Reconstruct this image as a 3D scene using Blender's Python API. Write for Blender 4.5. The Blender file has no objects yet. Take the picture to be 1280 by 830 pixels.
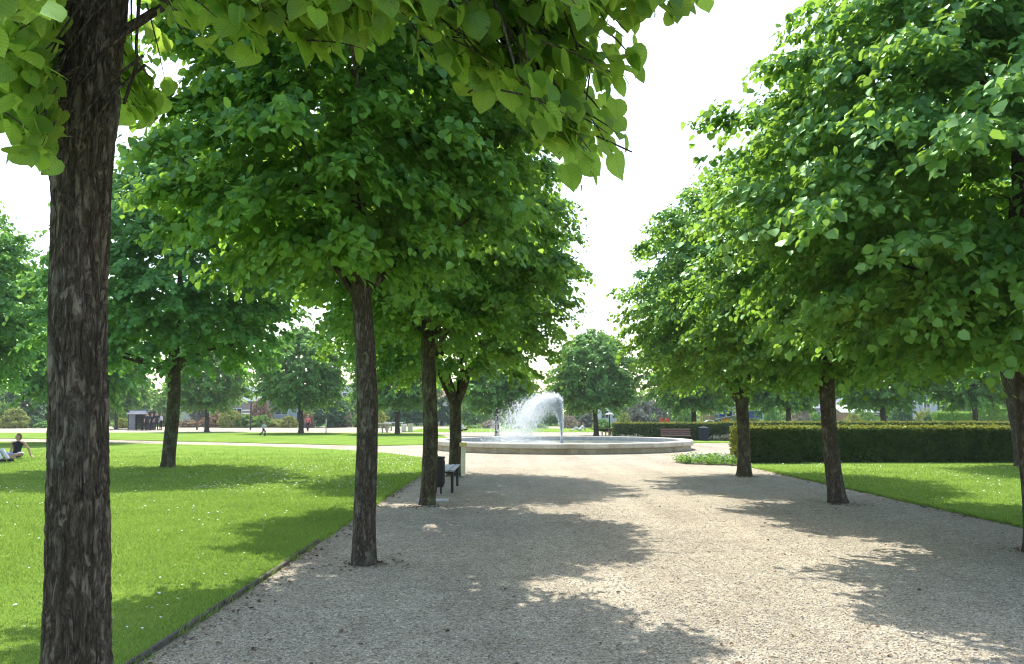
import bpy, math, random
import numpy as np
from mathutils import Vector, noise as mnoise

# ---------------------------------------------------------------- basics
scene = bpy.context.scene
COL = scene.collection
PI = math.pi
F, CX, CY = 1050.0, 640.0, 415.0           # focal length and centre in photo pixels
EYE = 1.6
PITCH = math.atan(103 / F)
SUN_EL, SUN_AZ = math.radians(55), math.radians(-10)   # azimuth from +Y, negative = left

def ground_at(px, py):
    """metres on the ground seen at a photo pixel"""
    u, v = (px - CX) / F, (CY - py) / F
    y = math.cos(PITCH) - v * math.sin(PITCH)
    z = math.sin(PITCH) + v * math.cos(PITCH)
    t = -EYE / z
    return u * t, y * t

def side(px, d, z=1.0):
    """sideways metres for a photo column at distance d"""
    zc = d * math.cos(PITCH) + (z - EYE) * math.sin(PITCH)
    return (px - CX) / F * zc

def space_at(px, py, d):
    u, v = (px - CX) / F, (CY - py) / F
    y = math.cos(PITCH) - v * math.sin(PITCH)
    z = math.sin(PITCH) + v * math.cos(PITCH)
    t = d / y
    return np.array([u * t, d, EYE + z * t])

# ---------------------------------------------------------------- object helpers
def tag(o, label=None, cat=None, group=None, kind=None):
    if label: o['label'] = label
    if cat: o['category'] = cat
    if group: o['group'] = group
    if kind: o['kind'] = kind
    return o

def empty(name, loc=(0, 0, 0), rz=0.0):
    o = bpy.data.objects.new(name, None)
    o.empty_display_size = 0.2
    o.location = loc
    o.rotation_euler = (0, 0, rz)
    COL.objects.link(o)
    return o

def link(name, mesh, mats, parent=None, smooth=False):
    o = bpy.data.objects.new(name, mesh)
    if not isinstance(mats, (list, tuple)): mats = [mats]
    own = len(mesh.materials) == 0
    if own:
        for m in mats: mesh.materials.append(m)
    elif mesh.materials[0] != mats[0]:
        o.material_slots[0].link = 'OBJECT'; o.material_slots[0].material = mats[0]
    if smooth and len(mesh.polygons):
        mesh.polygons.foreach_set('use_smooth', np.ones(len(mesh.polygons), dtype=bool))
    COL.objects.link(o)
    if parent: o.parent = parent
    return o

def copy_tree(o, parent=None):
    c = o.copy()
    COL.objects.link(c)
    c.parent = parent
    for ch in list(o.children):
        copy_tree(ch, c)
    return c

def mesh_np(name, V, Fc, mat_index=None, smooth=False, uv=None):
    """fast mesh from arrays; every face of the same size"""
    V = np.ascontiguousarray(V, dtype=np.float32); Fc = np.ascontiguousarray(Fc, dtype=np.int32)
    me = bpy.data.meshes.new(name)
    n, k = Fc.shape
    me.vertices.add(len(V)); me.vertices.foreach_set('co', V.ravel())
    me.loops.add(n * k); me.loops.foreach_set('vertex_index', Fc.ravel())
    me.polygons.add(n)
    me.polygons.foreach_set('loop_start', np.arange(0, n * k, k, dtype=np.int32))
    if mat_index is not None: me.polygons.foreach_set('material_index', np.asarray(mat_index, dtype=np.int32))
    if uv is not None:
        l = me.uv_layers.new(name='UVMap')
        l.data.foreach_set('uv', np.ascontiguousarray(uv[Fc.ravel()], dtype=np.float32).ravel())
    me.update(calc_edges=True)
    if smooth: me.polygons.foreach_set('use_smooth', np.ones(n, dtype=bool))
    return me

class MB:
    """collects shapes and links them as ONE mesh"""
    def __init__(s): s.v = []; s.f = []
    def add(s, vs, fs):
        o = len(s.v); s.v += [tuple(map(float, p)) for p in vs]; s.f += [tuple(i + o for i in f) for f in fs]
    def box(s, c, size, rz=0.0, rx=0.0, ry=0.0, bev=0.0):
        hx, hy, hz = size[0] / 2, size[1] / 2, size[2] / 2
        b = min(bev, hx * .9, hy * .9, hz * .9)
        P = []
        if b <= 0:
            for x in (-hx, hx):
                for y in (-hy, hy):
                    for z in (-hz, hz): P.append((x, y, z))
            Fs = [(0, 1, 3, 2), (4, 6, 7, 5), (0, 4, 5, 1), (2, 3, 7, 6), (0, 2, 6, 4), (1, 5, 7, 3)]
        else:
            # octagonal stack: bevelled all round
            for z, k in ((-hz, b), (-hz + b, 0), (hz - b, 0), (hz, b)):
                X, Y = hx - k, hy - k
                P += [(X, -Y + b, z), (X, Y - b, z), (X - b, Y, z), (-X + b, Y, z), (-X, Y - b, z), (-X, -Y + b, z), (-X + b, -Y, z), (X - b, -Y, z)]
            Fs = [tuple(range(7, -1, -1)), tuple(range(24, 32))]
            for r in range(3):
                for i in range(8):
                    j = (i + 1) % 8
                    Fs.append((r * 8 + i, r * 8 + j, r * 8 + 8 + j, r * 8 + 8 + i))
        out = []
        cz, sz, cx, sx, cy_, sy_ = math.cos(rz), math.sin(rz), math.cos(rx), math.sin(rx), math.cos(ry), math.sin(ry)
        for x, y, z in P:
            y, z = y * cx - z * sx, y * sx + z * cx
            x, z = x * cy_ + z * sy_, -x * sy_ + z * cy_
            x, y = x * cz - y * sz, x * sz + y * cz
            out.append((x + c[0], y + c[1], z + c[2]))
        s.add(out, Fs); return s
    def tube(s, pts, radii, n=8, caps=True, disp=None):
        pts = [Vector(p) for p in pts]
        if not isinstance(radii, (list, tuple, np.ndarray)): radii = [radii] * len(pts)
        t0 = (pts[1] - pts[0]).normalized()
        ref = Vector((1, 0, 0)) if abs(t0.x) < .8 else Vector((0, 1, 0))
        a = (ref - t0 * ref.dot(t0)).normalized()
        vs = []
        for i, p in enumerate(pts):
            t = (pts[min(i + 1, len(pts) - 1)] - pts[max(i - 1, 0)]).normalized()
            a = (a - t * a.dot(t)).normalized(); b = t.cross(a)
            for k in range(n):
                w = 2 * PI * k / n
                r = radii[i]
                d = a * math.cos(w) + b * math.sin(w)
                if disp: r = r * disp(p, d, i, w)
                vs.append(p + d * r)
        fs = []
        for i in range(len(pts) - 1):
            for k in range(n):
                j = (k + 1) % n
                fs.append((i * n + k, i * n + j, i * n + n + j, i * n + n + k))
        if caps:
            fs.append(tuple(range(n - 1, -1, -1))); fs.append(tuple(range((len(pts) - 1) * n, len(pts) * n)))
        s.add(vs, fs); return s
    def capsule(s, p0, r0, p1, r1, n=10):
        p0, p1 = Vector(p0), Vector(p1)
        if (p1 - p0).length < 1e-5: p1 = p0 + Vector((0, 0, 1e-3))
        d = (p1 - p0).normalized()
        pts, rad = [], []
        for k in range(4):
            a = PI / 2 * k / 4 + .12
            pts.append(p0 - d * r0 * math.cos(a)); rad.append(r0 * math.sin(a))
        pts += [p0, p1]; rad += [r0, r1]
        for k in range(3, -1, -1):
            a = PI / 2 * k / 4 + .12
            pts.append(p1 + d * r1 * math.cos(a)); rad.append(r1 * math.sin(a))
        return s.tube(pts, rad, n)
    def lathe(s, prof, n=48, a0=0.0, a1=2 * PI, c=(0, 0, 0), closed=True):
        """closed profile [(r,z)..] swept round z; a partial sweep gets end caps"""
        full = abs(a1 - a0 - 2 * PI) < 1e-6
        m = len(prof); cols = n if full else n + 1
        vs = []
        for k in range(cols):
            w = a0 + (a1 - a0) * k / n
            for r, z in prof: vs.append((c[0] + r * math.cos(w), c[1] + r * math.sin(w), c[2] + z))
        fs = []
        for k in range(n):
            k2 = (k + 1) % cols
            for i in range(m if closed else m - 1):
                j = (i + 1) % m
                fs.append((k * m + i, k2 * m + i, k2 * m + j, k * m + j))
        if not full and closed:
            fs.append(tuple(range(m))); fs.append(tuple(range(n * m + m - 1, n * m - 1, -1)))
        s.add(vs, fs); return s
    def prism(s, poly, z0, z1):
        n = len(poly)
        s.add([(x, y, z0) for x, y in poly] + [(x, y, z1) for x, y in poly],
              [tuple(range(n - 1, -1, -1)), tuple(range(n, 2 * n))] + [(i, (i + 1) % n, n + (i + 1) % n, n + i) for i in range(n)])
        return s
    def build(s, name, mat, parent=None, smooth=False):
        me = bpy.data.meshes.new(name)
        me.from_pydata(s.v, [], s.f); me.update()
        return link(name, me, mat, parent, smooth)

# ---------------------------------------------------------------- materials
def new_mat(name):
    m = bpy.data.materials.new(name); m.use_nodes = True
    nt = m.node_tree; nt.nodes.clear()
    out = nt.nodes.new('ShaderNodeOutputMaterial')
    return m, nt, out

def N(nt, t, **kw):
    n = nt.nodes.new(t)
    for k, v in kw.items():
        if k in n.inputs: n.inputs[k].default_value = v
        else: setattr(n, k, v)
    return n

def ramp(nt, fac, stops):
    r = nt.nodes.new('ShaderNodeValToRGB')
    e = r.color_ramp.elements
    while len(e) < len(stops): e.new(0.5)
    for i, (p, c) in enumerate(stops):
        e[i].position = p; e[i].color = (c[0], c[1], c[2], 1)
    nt.links.new(fac, r.inputs[0])
    return r.outputs[0]

def mixc(nt, a, b, fac, mode='MIX'):
    m = nt.nodes.new('ShaderNodeMix'); m.data_type = 'RGBA'; m.blend_type = mode
    for sock, v in ((m.inputs[0], fac), (m.inputs[6], a), (m.inputs[7], b)):
        if hasattr(v, 'links'): nt.links.new(v, sock)
        elif isinstance(v, (int, float)): sock.default_value = v
        else: sock.default_value = (v[0], v[1], v[2], 1)
    return m.outputs[2]

def coords(nt, kind='Object', scale=(1, 1, 1)):
    tc = nt.nodes.new('ShaderNodeTexCoord')
    mp = nt.nodes.new('ShaderNodeMapping'); mp.inputs['Scale'].default_value = scale
    nt.links.new(tc.outputs[kind], mp.inputs[0])
    return mp.outputs[0]

def world_pos(nt, scale=(1, 1, 1)):
    g = nt.nodes.new('ShaderNodeNewGeometry')
    mp = nt.nodes.new('ShaderNodeMapping'); mp.inputs['Scale'].default_value = scale
    nt.links.new(g.outputs['Position'], mp.inputs[0])
    return mp.outputs[0]

def noise_tex(nt, co, scale, detail=3.0, rough=.55):
    n = nt.nodes.new('ShaderNodeTexNoise')
    n.inputs['Scale'].default_value = scale; n.inputs['Detail'].default_value = detail; n.inputs['Roughness'].default_value = rough
    nt.links.new(co, n.inputs['Vector'])
    return n.outputs['Fac']

def simple(name, col, rough=.6, var=.25, scale=6.0, metal=0.0, bump=0.0, spec=.5):
    m, nt, out = new_mat(name)
    b = N(nt, 'ShaderNodeBsdfPrincipled', Roughness=rough, Metallic=metal)
    b.inputs['Specular IOR Level'].default_value = spec
    co = coords(nt)
    f = noise_tex(nt, co, scale, 4)
    dark = [c * (1 - var) for c in col]; lite = [min(1, c * (1 + var)) for c in col]
    nt.links.new(ramp(nt, f, [(.3, dark), (.7, lite)]), b.inputs['Base Color'])
    if bump:
        bp = N(nt, 'ShaderNodeBump', Strength=bump, Distance=.01)
        nt.links.new(noise_tex(nt, co, scale * 8, 3), bp.inputs['Height'])
        nt.links.new(bp.outputs[0], b.inputs['Normal'])
    nt.links.new(b.outputs[0], out.inputs[0])
    return m

def leaf_mat(name, dark, lite, trans, tfac=.45, gloss=.06, rough=.38, veins=False, patch=1.2):
    m, nt, out = new_mat(name)
    g = nt.nodes.new('ShaderNodeNewGeometry')
    co = coords(nt, 'Object')
    f = noise_tex(nt, co, patch, 2)
    add = N(nt, 'ShaderNodeMath', operation='MULTIPLY_ADD')
    nt.links.new(g.outputs['Random Per Island'], add.inputs[0]); add.inputs[1].default_value = .5
    sc = N(nt, 'ShaderNodeMath', operation='MULTIPLY'); nt.links.new(f, sc.inputs[0]); sc.inputs[1].default_value = .95; sc.use_clamp = True
    nt.links.new(sc.outputs[0], add.inputs[2])
    c = ramp(nt, add.outputs[0], [(.38, dark), (1.0, lite)])
    tr = ramp(nt, add.outputs[0], [(.38, [x * .6 for x in trans]), (1.0, trans)])
    d = N(nt, 'ShaderNodeBsdfDiffuse'); t = N(nt, 'ShaderNodeBsdfTranslucent')
    if veins:
        uv = nt.nodes.new('ShaderNodeTexCoord')
        sep = nt.nodes.new('ShaderNodeSeparateXYZ'); nt.links.new(uv.outputs['UV'], sep.inputs[0])
        ab = N(nt, 'ShaderNodeMath', operation='ABSOLUTE'); nt.links.new(sep.outputs[1], ab.inputs[0])
        ph = N(nt, 'ShaderNodeMath', operation='MULTIPLY_ADD'); nt.links.new(ab.outputs[0], ph.inputs[0]); ph.inputs[1].default_value = -.75
        nt.links.new(sep.outputs[0], ph.inputs[2])
        fr = N(nt, 'ShaderNodeMath', operation='PINGPONG'); nt.links.new(ph.outputs[0], fr.inputs[0]); fr.inputs[1].default_value = .075
        mn = N(nt, 'ShaderNodeMath', operation='MINIMUM'); nt.links.new(fr.outputs[0], mn.inputs[0])
        md = N(nt, 'ShaderNodeMath', operation='MULTIPLY'); nt.links.new(ab.outputs[0], md.inputs[0]); md.inputs[1].default_value = .8
        nt.links.new(md.outputs[0], mn.inputs[1])
        vm = ramp(nt, mn.outputs[0], [(0.0, (.72, .72, .72)), (.022, (1, 1, 1))])
        bl = ramp(nt, noise_tex(nt, co, 38, 3, .6), [(.66, (1, 1, 1)), (.74, (.55, .42, .3))]); mo = ramp(nt, noise_tex(nt, co, 14, 4), [(.3, (.8, .82, .8)), (.7, (1.15, 1.12, 1.1))])
        vm = mixc(nt, mixc(nt, vm, bl, 1.0, 'MULTIPLY'), mo, 1.0, 'MULTIPLY')
        c = mixc(nt, c, vm, 1.0, 'MULTIPLY'); tr = mixc(nt, tr, vm, 1.0, 'MULTIPLY')
    nt.links.new(c, d.inputs[0]); nt.links.new(tr, t.inputs[0])
    mx = N(nt, 'ShaderNodeMixShader', Fac=tfac)
    nt.links.new(d.outputs[0], mx.inputs[1]); nt.links.new(t.outputs[0], mx.inputs[2])
    gl = N(nt, 'ShaderNodeBsdfGlossy', Roughness=rough); gl.inputs[0].default_value = (.45, .72, .42, 1)
    m2 = N(nt, 'ShaderNodeMixShader', Fac=gloss)
    nt.links.new(mx.outputs[0], m2.inputs[1]); nt.links.new(gl.outputs[0], m2.inputs[2])
    nt.links.new(m2.outputs[0], out.inputs[0])
    return m

def bark_mat(name, dark, lite, lichen, fine=1.0, lich=.55):
    m, nt, out = new_mat(name)
    b = N(nt, 'ShaderNodeBsdfPrincipled', Roughness=.92)
    b.inputs['Specular IOR Level'].default_value = .15
    co = coords(nt, 'Object', (17 * fine, 17 * fine, 5.2 * fine))
    r = N(nt, 'ShaderNodeTexNoise'); r.inputs['Scale'].default_value = 1.5; r.inputs['Detail'].default_value = 5; r.inputs['Roughness'].default_value = .62; r.inputs['Distortion'].default_value = .9
    nt.links.new(co, r.inputs['Vector'])
    s = N(nt, 'ShaderNodeMath', operation='SUBTRACT'); nt.links.new(r.outputs['Fac'], s.inputs[0]); s.inputs[1].default_value = .5
    a = N(nt, 'ShaderNodeMath', operation='ABSOLUTE'); nt.links.new(s.outputs[0], a.inputs[0])
    fine_n = noise_tex(nt, coords(nt, 'Object', (1, 1, .4)), 70 * fine, 5, .7)
    c1 = ramp(nt, a.outputs[0], [(0.0, [x * .5 for x in dark]), (.03, dark), (.16, lite)])
    c2 = mixc(nt, c1, ramp(nt, fine_n, [(.3, (.62, .62, .62)), (.7, (1.25, 1.2, 1.16))]), 1.0, 'MULTIPLY')
    pat = noise_tex(nt, coords(nt, 'Object', (1, 1, .5)), 6.5, 6, .7)
    c3 = mixc(nt, c2, lichen, ramp(nt, pat, [(lich, (0, 0, 0)), (lich + .12, (.75, .75, .75))]))
    nt.links.new(c3, b.inputs['Base Color'])
    h = N(nt, 'ShaderNodeMath', operation='MULTIPLY_ADD'); nt.links.new(fine_n, h.inputs[0]); h.inputs[1].default_value = .3
    nt.links.new(ramp(nt, a.outputs[0], [(0, (0, 0, 0)), (.10, (1, 1, 1))]), h.inputs[2])
    bp = N(nt, 'ShaderNodeBump', Strength=.9, Distance=.014)
    nt.links.new(h.outputs[0], bp.inputs['Height']); nt.links.new(bp.outputs[0], b.inputs['Normal'])
    nt.links.new(b.outputs[0], out.inputs[0])
    return m

def gravel_mat():
    m, nt, out = new_mat('gravel')
    b = N(nt, 'ShaderNodeBsdfPrincipled', Roughness=.92); b.inputs['Specular IOR Level'].default_value = .25
    co = world_pos(nt)
    v1 = N(nt, 'ShaderNodeTexVoronoi'); v1.inputs['Scale'].default_value = 84; v1.inputs['Randomness'].default_value = 1
    nt.links.new(co, v1.inputs['Vector'])
    v2 = N(nt, 'ShaderNodeTexVoronoi'); v2.inputs['Scale'].default_value = 36
    nt.links.new(co, v2.inputs['Vector'])
    sep = N(nt, 'ShaderNodeSeparateColor'); nt.links.new(v1.outputs['Color'], sep.inputs[0])
    stone = ramp(nt, sep.outputs[0], [(0, (.11, .095, .075)), (.10, (.265, .232, .175)), (.5, (.395, .36, .29)), (.82, (.48, .445, .36)), (1.0, (.69, .66, .56))])
    sep2 = N(nt, 'ShaderNodeSeparateColor'); nt.links.new(v2.outputs['Color'], sep2.inputs[0])
    stone = mixc(nt, stone, ramp(nt, sep2.outputs[0], [(0, (.62, .6, .58)), (.2, (1, 1, 1)), (.9, (1.05, 1.03, 1.0)), (1, (1.3, 1.27, 1.2))]), 1.0, 'MULTIPLY')
    big = noise_tex(nt, co, .35, 6, .65)
    stone = mixc(nt, stone, ramp(nt, big, [(.3, (.84, .815, .77)), (.7, (1.12, 1.09, 1.03))]), 1.0, 'MULTIPLY')
    lane = noise_tex(nt, world_pos(nt, (1.1, .10, 1)), 1.0, 4, .6)
    stone = mixc(nt, stone, ramp(nt, lane, [(.35, (.87, .86, .84)), (.62, (1.07, 1.07, 1.06))]), 1.0, 'MULTIPLY')
    mid = noise_tex(nt, co, 3.2, 5, .65)
    stone = mixc(nt, stone, ramp(nt, mid, [(.3, (.86, .83, .80)), (.65, (1.06, 1.06, 1.06))]), 1.0, 'MULTIPLY')
    nt.links.new(stone, b.inputs['Base Color'])
    h = N(nt, 'ShaderNodeMath', operation='MULTIPLY_ADD'); nt.links.new(v1.outputs['Distance'], h.inputs[0]); h.inputs[1].default_value = -.9
    nt.links.new(noise_tex(nt, co, 14, 4), h.inputs[2])
    bp = N(nt, 'ShaderNodeBump', Strength=.8, Distance=.016)
    nt.links.new(h.outputs[0], bp.inputs['Height']); nt.links.new(bp.outputs[0], b.inputs['Normal'])
    nt.links.new(b.outputs[0], out.inputs[0])
    return m

def grass_ground_mat(name, c_dark, c_mid, c_lite):
    m, nt, out = new_mat(name)
    d = N(nt, 'ShaderNodeBsdfDiffuse')
    co = world_pos(nt)
    a = noise_tex(nt, co, .55, 5, .6); f = noise_tex(nt, co, 42, 4, .75)
    c = ramp(nt, a, [(.3, c_dark), (.52, c_mid), (.75, c_lite)])
    dry = noise_tex(nt, co, 1.9, 5, .7)
    c = mixc(nt, c, ramp(nt, dry, [(.35, (.8, .86, .8)), (.6, (1, 1, 1)), (.72, (1.25, 1.08, 1.0))]), 1.0, 'MULTIPLY')
    c = mixc(nt, c, ramp(nt, f, [(.25, (.45, .5, .4)), (.55, (1, 1, 1)), (.8, (1.35, 1.25, 1.2))]), 1.0, 'MULTIPLY')
    nt.links.new(c, d.inputs[0])
    bp = N(nt, 'ShaderNodeBump', Strength=.8, Distance=.03)
    nt.links.new(f, bp.inputs['Height']); nt.links.new(bp.outputs[0], d.inputs['Normal'])
    nt.links.new(d.outputs[0], out.inputs[0])
    return m

def stone_mat(name, col, stain):
    m, nt, out = new_mat(name)
    b = N(nt, 'ShaderNodeBsdfPrincipled', Roughness=.85)
    co = coords(nt)
    g = nt.nodes.new('ShaderNodeNewGeometry')
    n1 = noise_tex(nt, co, 1.6, 6, .65); n2 = noise_tex(nt, co, 30, 4)
    c = ramp(nt, n1, [(.3, stain), (.55, col), (.8, [min(1, x * 1.2) for x in col])])
    c = mixc(nt, c, ramp(nt, g.outputs['Random Per Island'], [(0, (.82, .8, .77)), (1, (1.1, 1.1, 1.1))]), 1.0, 'MULTIPLY')
    c = mixc(nt, c, ramp(nt, n2, [(.3, (.8, .8, .8)), (.7, (1.1, 1.1, 1.1))]), 1.0, 'MULTIPLY')
    nt.links.new(c, b.inputs['Base Color'])
    bp = N(nt, 'ShaderNodeBump', Strength=.4, Distance=.01)
    nt.links.new(n2, bp.inputs['Height']); nt.links.new(bp.outputs[0], b.inputs['Normal'])
    nt.links.new(b.outputs[0], out.inputs[0])
    return m

M = {}
M['leaf_near'] = leaf_mat('leaf_near', (.055, .12, .02), (.12, .235, .04), (.56, .82, .11), .62, .05, .45, veins=True)
M['leaf_lime'] = leaf_mat('leaf_lime', (.036, .108, .032), (.155, .32, .078), (.46, .76, .085), .43, .075, .36, patch=2.2)
M['leaf_lawn'] = leaf_mat('leaf_lawn', (.06, .165, .05), (.14, .31, .08), (.29, .57, .09), .44, .06, .4)
M['leaf_far'] = leaf_mat('leaf_far', (.085, .19, .05), (.19, .35, .085), (.36, .62, .11), .42, .05, .45, patch=.6)
M['leaf_dark'] = leaf_mat('leaf_dark', (.05, .115, .05), (.10, .19, .085), (.17, .32, .09), .36, .05, .45, patch=.6)
M['leaf_fresh'] = leaf_mat('leaf_fresh', (.11, .22, .045), (.21, .35, .07), (.34, .55, .09), .4, .04, .45, patch=.8)
M['leaf_gold'] = leaf_mat('leaf_gold', (.22, .26, .06), (.42, .42, .11), (.46, .50, .11), .4, .04, .45, patch=.8)
M['leaf_red'] = leaf_mat('leaf_red', (.21, .13, .09), (.40, .25, .16), (.42, .24, .15), .35, .04, .45, patch=.8)
M['leaf_plum'] = leaf_mat('leaf_plum', (.12, .125, .11), (.21, .21, .18), (.22, .23, .16), .35, .04, .45, patch=.8)
M['leaf_pink'] = leaf_mat('leaf_pink', (.24, .24, .14), (.60, .42, .40), (.44, .38, .22), .35, .04, .45, patch=3)
M['leaf_yew'] = leaf_mat('leaf_yew', (.022, .042, .012), (.07, .105, .03), (.12, .18, .03), .3, .03, .5, patch=2)
M['leaf_yew_yellow'] = leaf_mat('leaf_yew_yellow', (.11, .14, .02), (.26, .27, .05), (.36, .36, .05), .35, .04, .5, patch=2)
M['bark_near'] = bark_mat('bark_near', (.10, .083, .066), (.165, .142, .115), (.23, .22, .185), 1.0, .56)
M['bark'] = bark_mat('bark', (.085, .07, .055), (.155, .132, .105), (.22, .21, .17), .9, .54)
M['bark_green'] = bark_mat('bark_green', (.07, .062, .04), (.155, .135, .085), (.17, .185, .105), .9, .5)
M['twig'] = simple('twig', (.05, .04, .025), .8)
M['gravel'] = gravel_mat()
M['lawn'] = grass_ground_mat('lawn', (.15, .25, .045), (.21, .32, .06), (.27, .36, .085))
M['field'] = grass_ground_mat('field', (.07, .13, .03), (.09, .17, .035), (.12, .2, .05))
M['grass'] = leaf_mat('grass_blade', (.14, .24, .04), (.27, .38, .075), (.36, .52, .08), .45, .03, .5, patch=.5)
M['soil'] = simple('soil', (.075, .055, .04), .95, .4, 20, bump=.6)
M['stone'] = stone_mat('stone', (.50, .44, .32), (.30, .24, .15))
M['coping'] = stone_mat('coping', (.58, .55, .46), (.42, .38, .29))
M['timber_edge'] = simple('timber_edge', (.10, .085, .07), .9, .45, 12, bump=.5)
M['black_metal'] = simple('black_metal', (.012, .013, .015), .5, .3)
M['bench_grey'] = simple('bench_grey', (.42, .43, .43), .55, .25, 10)
M['bench_brown'] = simple('bench_brown', (.16, .075, .065), .6, .25, 8)
M['timber_grey'] = simple('timber_grey', (.19, .20, .225), .85, .3, 9)
M['timber_dark'] = simple('timber_dark', (.05, .042, .04), .85, .3, 9)
M['concrete'] = simple('concrete', (.45, .44, .42), .9, .2, 5, bump=.3)
M['white'] = simple('white_paint', (.78, .78, .77), .5, .06, 4)
M['cream'] = simple('cream_render', (.62, .57, .48), .85, .12, 3)
M['render_white'] = simple('white_render', (.72, .72, .71), .85, .08, 3)
M['render_grey'] = simple('grey_render', (.42, .44, .47), .85, .12, 3)
M['render_pink'] = simple('pink_brick', (.42, .30, .27), .9, .2, 14)
M['roof_slate'] = simple('roof_slate', (.20, .22, .27), .7, .2, 5)
M['roof_tile'] = simple('roof_tile', (.30, .13, .09), .8, .25, 6)
M['glass'] = simple('window_glass', (.05, .07, .09), .08, .3, 2)
M['yellow'] = simple('yellow_paint', (.72, .58, .20), .6, .15, 12)
M['pale_yellow'] = simple('pale_yellow', (.75, .70, .48), .7, .12, 12)
M['steel'] = simple('steel', (.35, .36, .37), .4, .2, 8, metal=.4)
M['blue'] = simple('blue_panel', (.03, .07, .30), .45, .15)
M['orange'] = simple('orange_panel', (.80, .30, .03), .45, .15)
M['red'] = simple('red_panel', (.62, .09, .05), .45, .15)
M['wood'] = simple('wood', (.38, .22, .11), .75, .3, 9)
M['bin_blue'] = simple('bin_blue', (.012, .018, .032), .85, .2)
M['skin'] = simple('skin', (.52, .32, .23), .55, .1)
M['hair_brown'] = simple('hair_brown', (.20, .13, .07), .7, .3, 30)
M['hair_dark'] = simple('hair_dark', (.02, .016, .013), .6, .3, 30)
M['cloth_black'] = simple('cloth_black', (.014, .014, .02), .9, .3, 12)
M['cloth_navy'] = simple('cloth_navy', (.02, .025, .05), .9, .3, 12)
M['cloth_white'] = simple('cloth_white', (.74, .74, .78), .85, .12, 14)
M['cloth_blue'] = simple('cloth_blue', (.35, .45, .68), .85, .15, 14)
M['cloth_pink'] = simple('cloth_pink', (.70, .16, .17), .85, .15, 14)
M['cloth_lilac'] = simple('cloth_lilac', (.55, .53, .70), .85, .25, 18)
M['paper_brown'] = simple('paper_brown', (.30, .20, .12), .8, .2, 20)
M['daisy'] = simple('daisy', (.80, .80, .76), .7, .05)

def water_mat():
    m, nt, out = new_mat('basin_water')
    b = N(nt, 'ShaderNodeBsdfPrincipled', Roughness=.12)
    b.inputs['Specular IOR Level'].default_value = .35
    b.inputs['Base Color'].default_value = (.17, .20, .15, 1); b.inputs['IOR'].default_value = 1.33
    co = world_pos(nt, (1, 1.6, 1))
    bp = N(nt, 'ShaderNodeBump', Strength=.7, Distance=.04)
    nt.links.new(noise_tex(nt, co, 3.5, 4), bp.inputs['Height']); nt.links.new(bp.outputs[0], b.inputs['Normal'])
    nt.links.new(b.outputs[0], out.inputs[0]); return m
def spray_mat():
    m, nt, out = new_mat('water_drops')
    d = N(nt, 'ShaderNodeBsdfDiffuse'); d.inputs[0].default_value = (.92, .95, .97, 1)
    t = N(nt, 'ShaderNodeBsdfTranslucent'); t.inputs[0].default_value = (.93, .96, .98, 1)
    g = N(nt, 'ShaderNodeBsdfGlossy', Roughness=.1)
    a = N(nt, 'ShaderNodeMixShader', Fac=.5); nt.links.new(d.outputs[0], a.inputs[1]); nt.links.new(t.outputs[0], a.inputs[2])
    c = N(nt, 'ShaderNodeMixShader', Fac=.12); nt.links.new(a.outputs[0], c.inputs[1]); nt.links.new(g.outputs[0], c.inputs[2])
    tp = N(nt, 'ShaderNodeBsdfTransparent'); e = N(nt, 'ShaderNodeMixShader', Fac=.48); nt.links.new(c.outputs[0], e.inputs[1]); nt.links.new(tp.outputs[0], e.inputs[2])
    nt.links.new(e.outputs[0], out.inputs[0]); return m
M['water'] = water_mat(); M['spray'] = spray_mat()
HAZE, EXPOSURE = 0.0004, 1.6
# ---------------------------------------------------------------- leaves, crowns, trees
L6_V = np.array([(0, 0, 0), (.18, .42, .05), (.60, .41, .03), (.97, 0, -.14), (.60, -.41, .03), (.18, -.42, .05)])
L6_F = np.array([(0, 1, 2, 3), (3, 4, 5, 0)])
_o = [(-.07, .22), (.06, .45), (.27, .54), (.50, .51), (.71, .37), (.86, .17)]
_m = [(0, 0), (.27, 0), (.5, 0), (.71, 0), (.86, 0), (.99, 0)]
_uv = np.array(_m + _o + [(a, -b) for a, b in _o])
LN_UV = np.stack([_uv[:, 0], _uv[:, 1]], 1)
LN_V = np.stack([_uv[:, 0], _uv[:, 1], .22 * np.abs(_uv[:, 1]) - .22 * _uv[:, 0] ** 2 - .25 * _uv[:, 1] ** 2], 1)
_F = []
for s, o in ((1, 6), (-1, 12)):
    t = [(0, o, o + 1), (0, o + 1, 1), (o + 1, o + 2, 1), (1, o + 2, 2), (o + 2, o + 3, 2), (2, o + 3, 3), (o + 3, o + 4, 3), (3, o + 4, 4), (o + 4, o + 5, 4), (4, o + 5, 5)]
    _F += t if s > 0 else [(a, c, b) for a, b, c in t]
LN_F = np.array(_F)

def unit(a): return a / np.maximum(np.linalg.norm(a, axis=-1, keepdims=True), 1e-9)

def scatter_leaves(pos, T, Nn, size, tv=L6_V, tf=L6_F):
    T = unit(T); Nn = unit(Nn - T * np.sum(Nn * T, -1, keepdims=True)); B = np.cross(Nn, T)
    size = np.asarray(size).reshape(-1, 1, 1)
    r_ = np.random.default_rng(len(pos)); wv = r_.uniform(.78, 1.18, (len(pos), 1, 1)); cv = r_.uniform(.3, 2.2, (len(pos), 1, 1))   # each leaf its own width and curl
    V = pos[:, None, :] + size * (tv[None, :, 0:1] * T[:, None] + wv * tv[None, :, 1:2] * B[:, None] + cv * tv[None, :, 2:3] * Nn[:, None])
    k = len(tv); n = len(pos)
    Fc = tf[None] + (np.arange(n) * k)[:, None, None]
    return V.reshape(-1, 3), Fc.reshape(-1, tf.shape[1])

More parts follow.
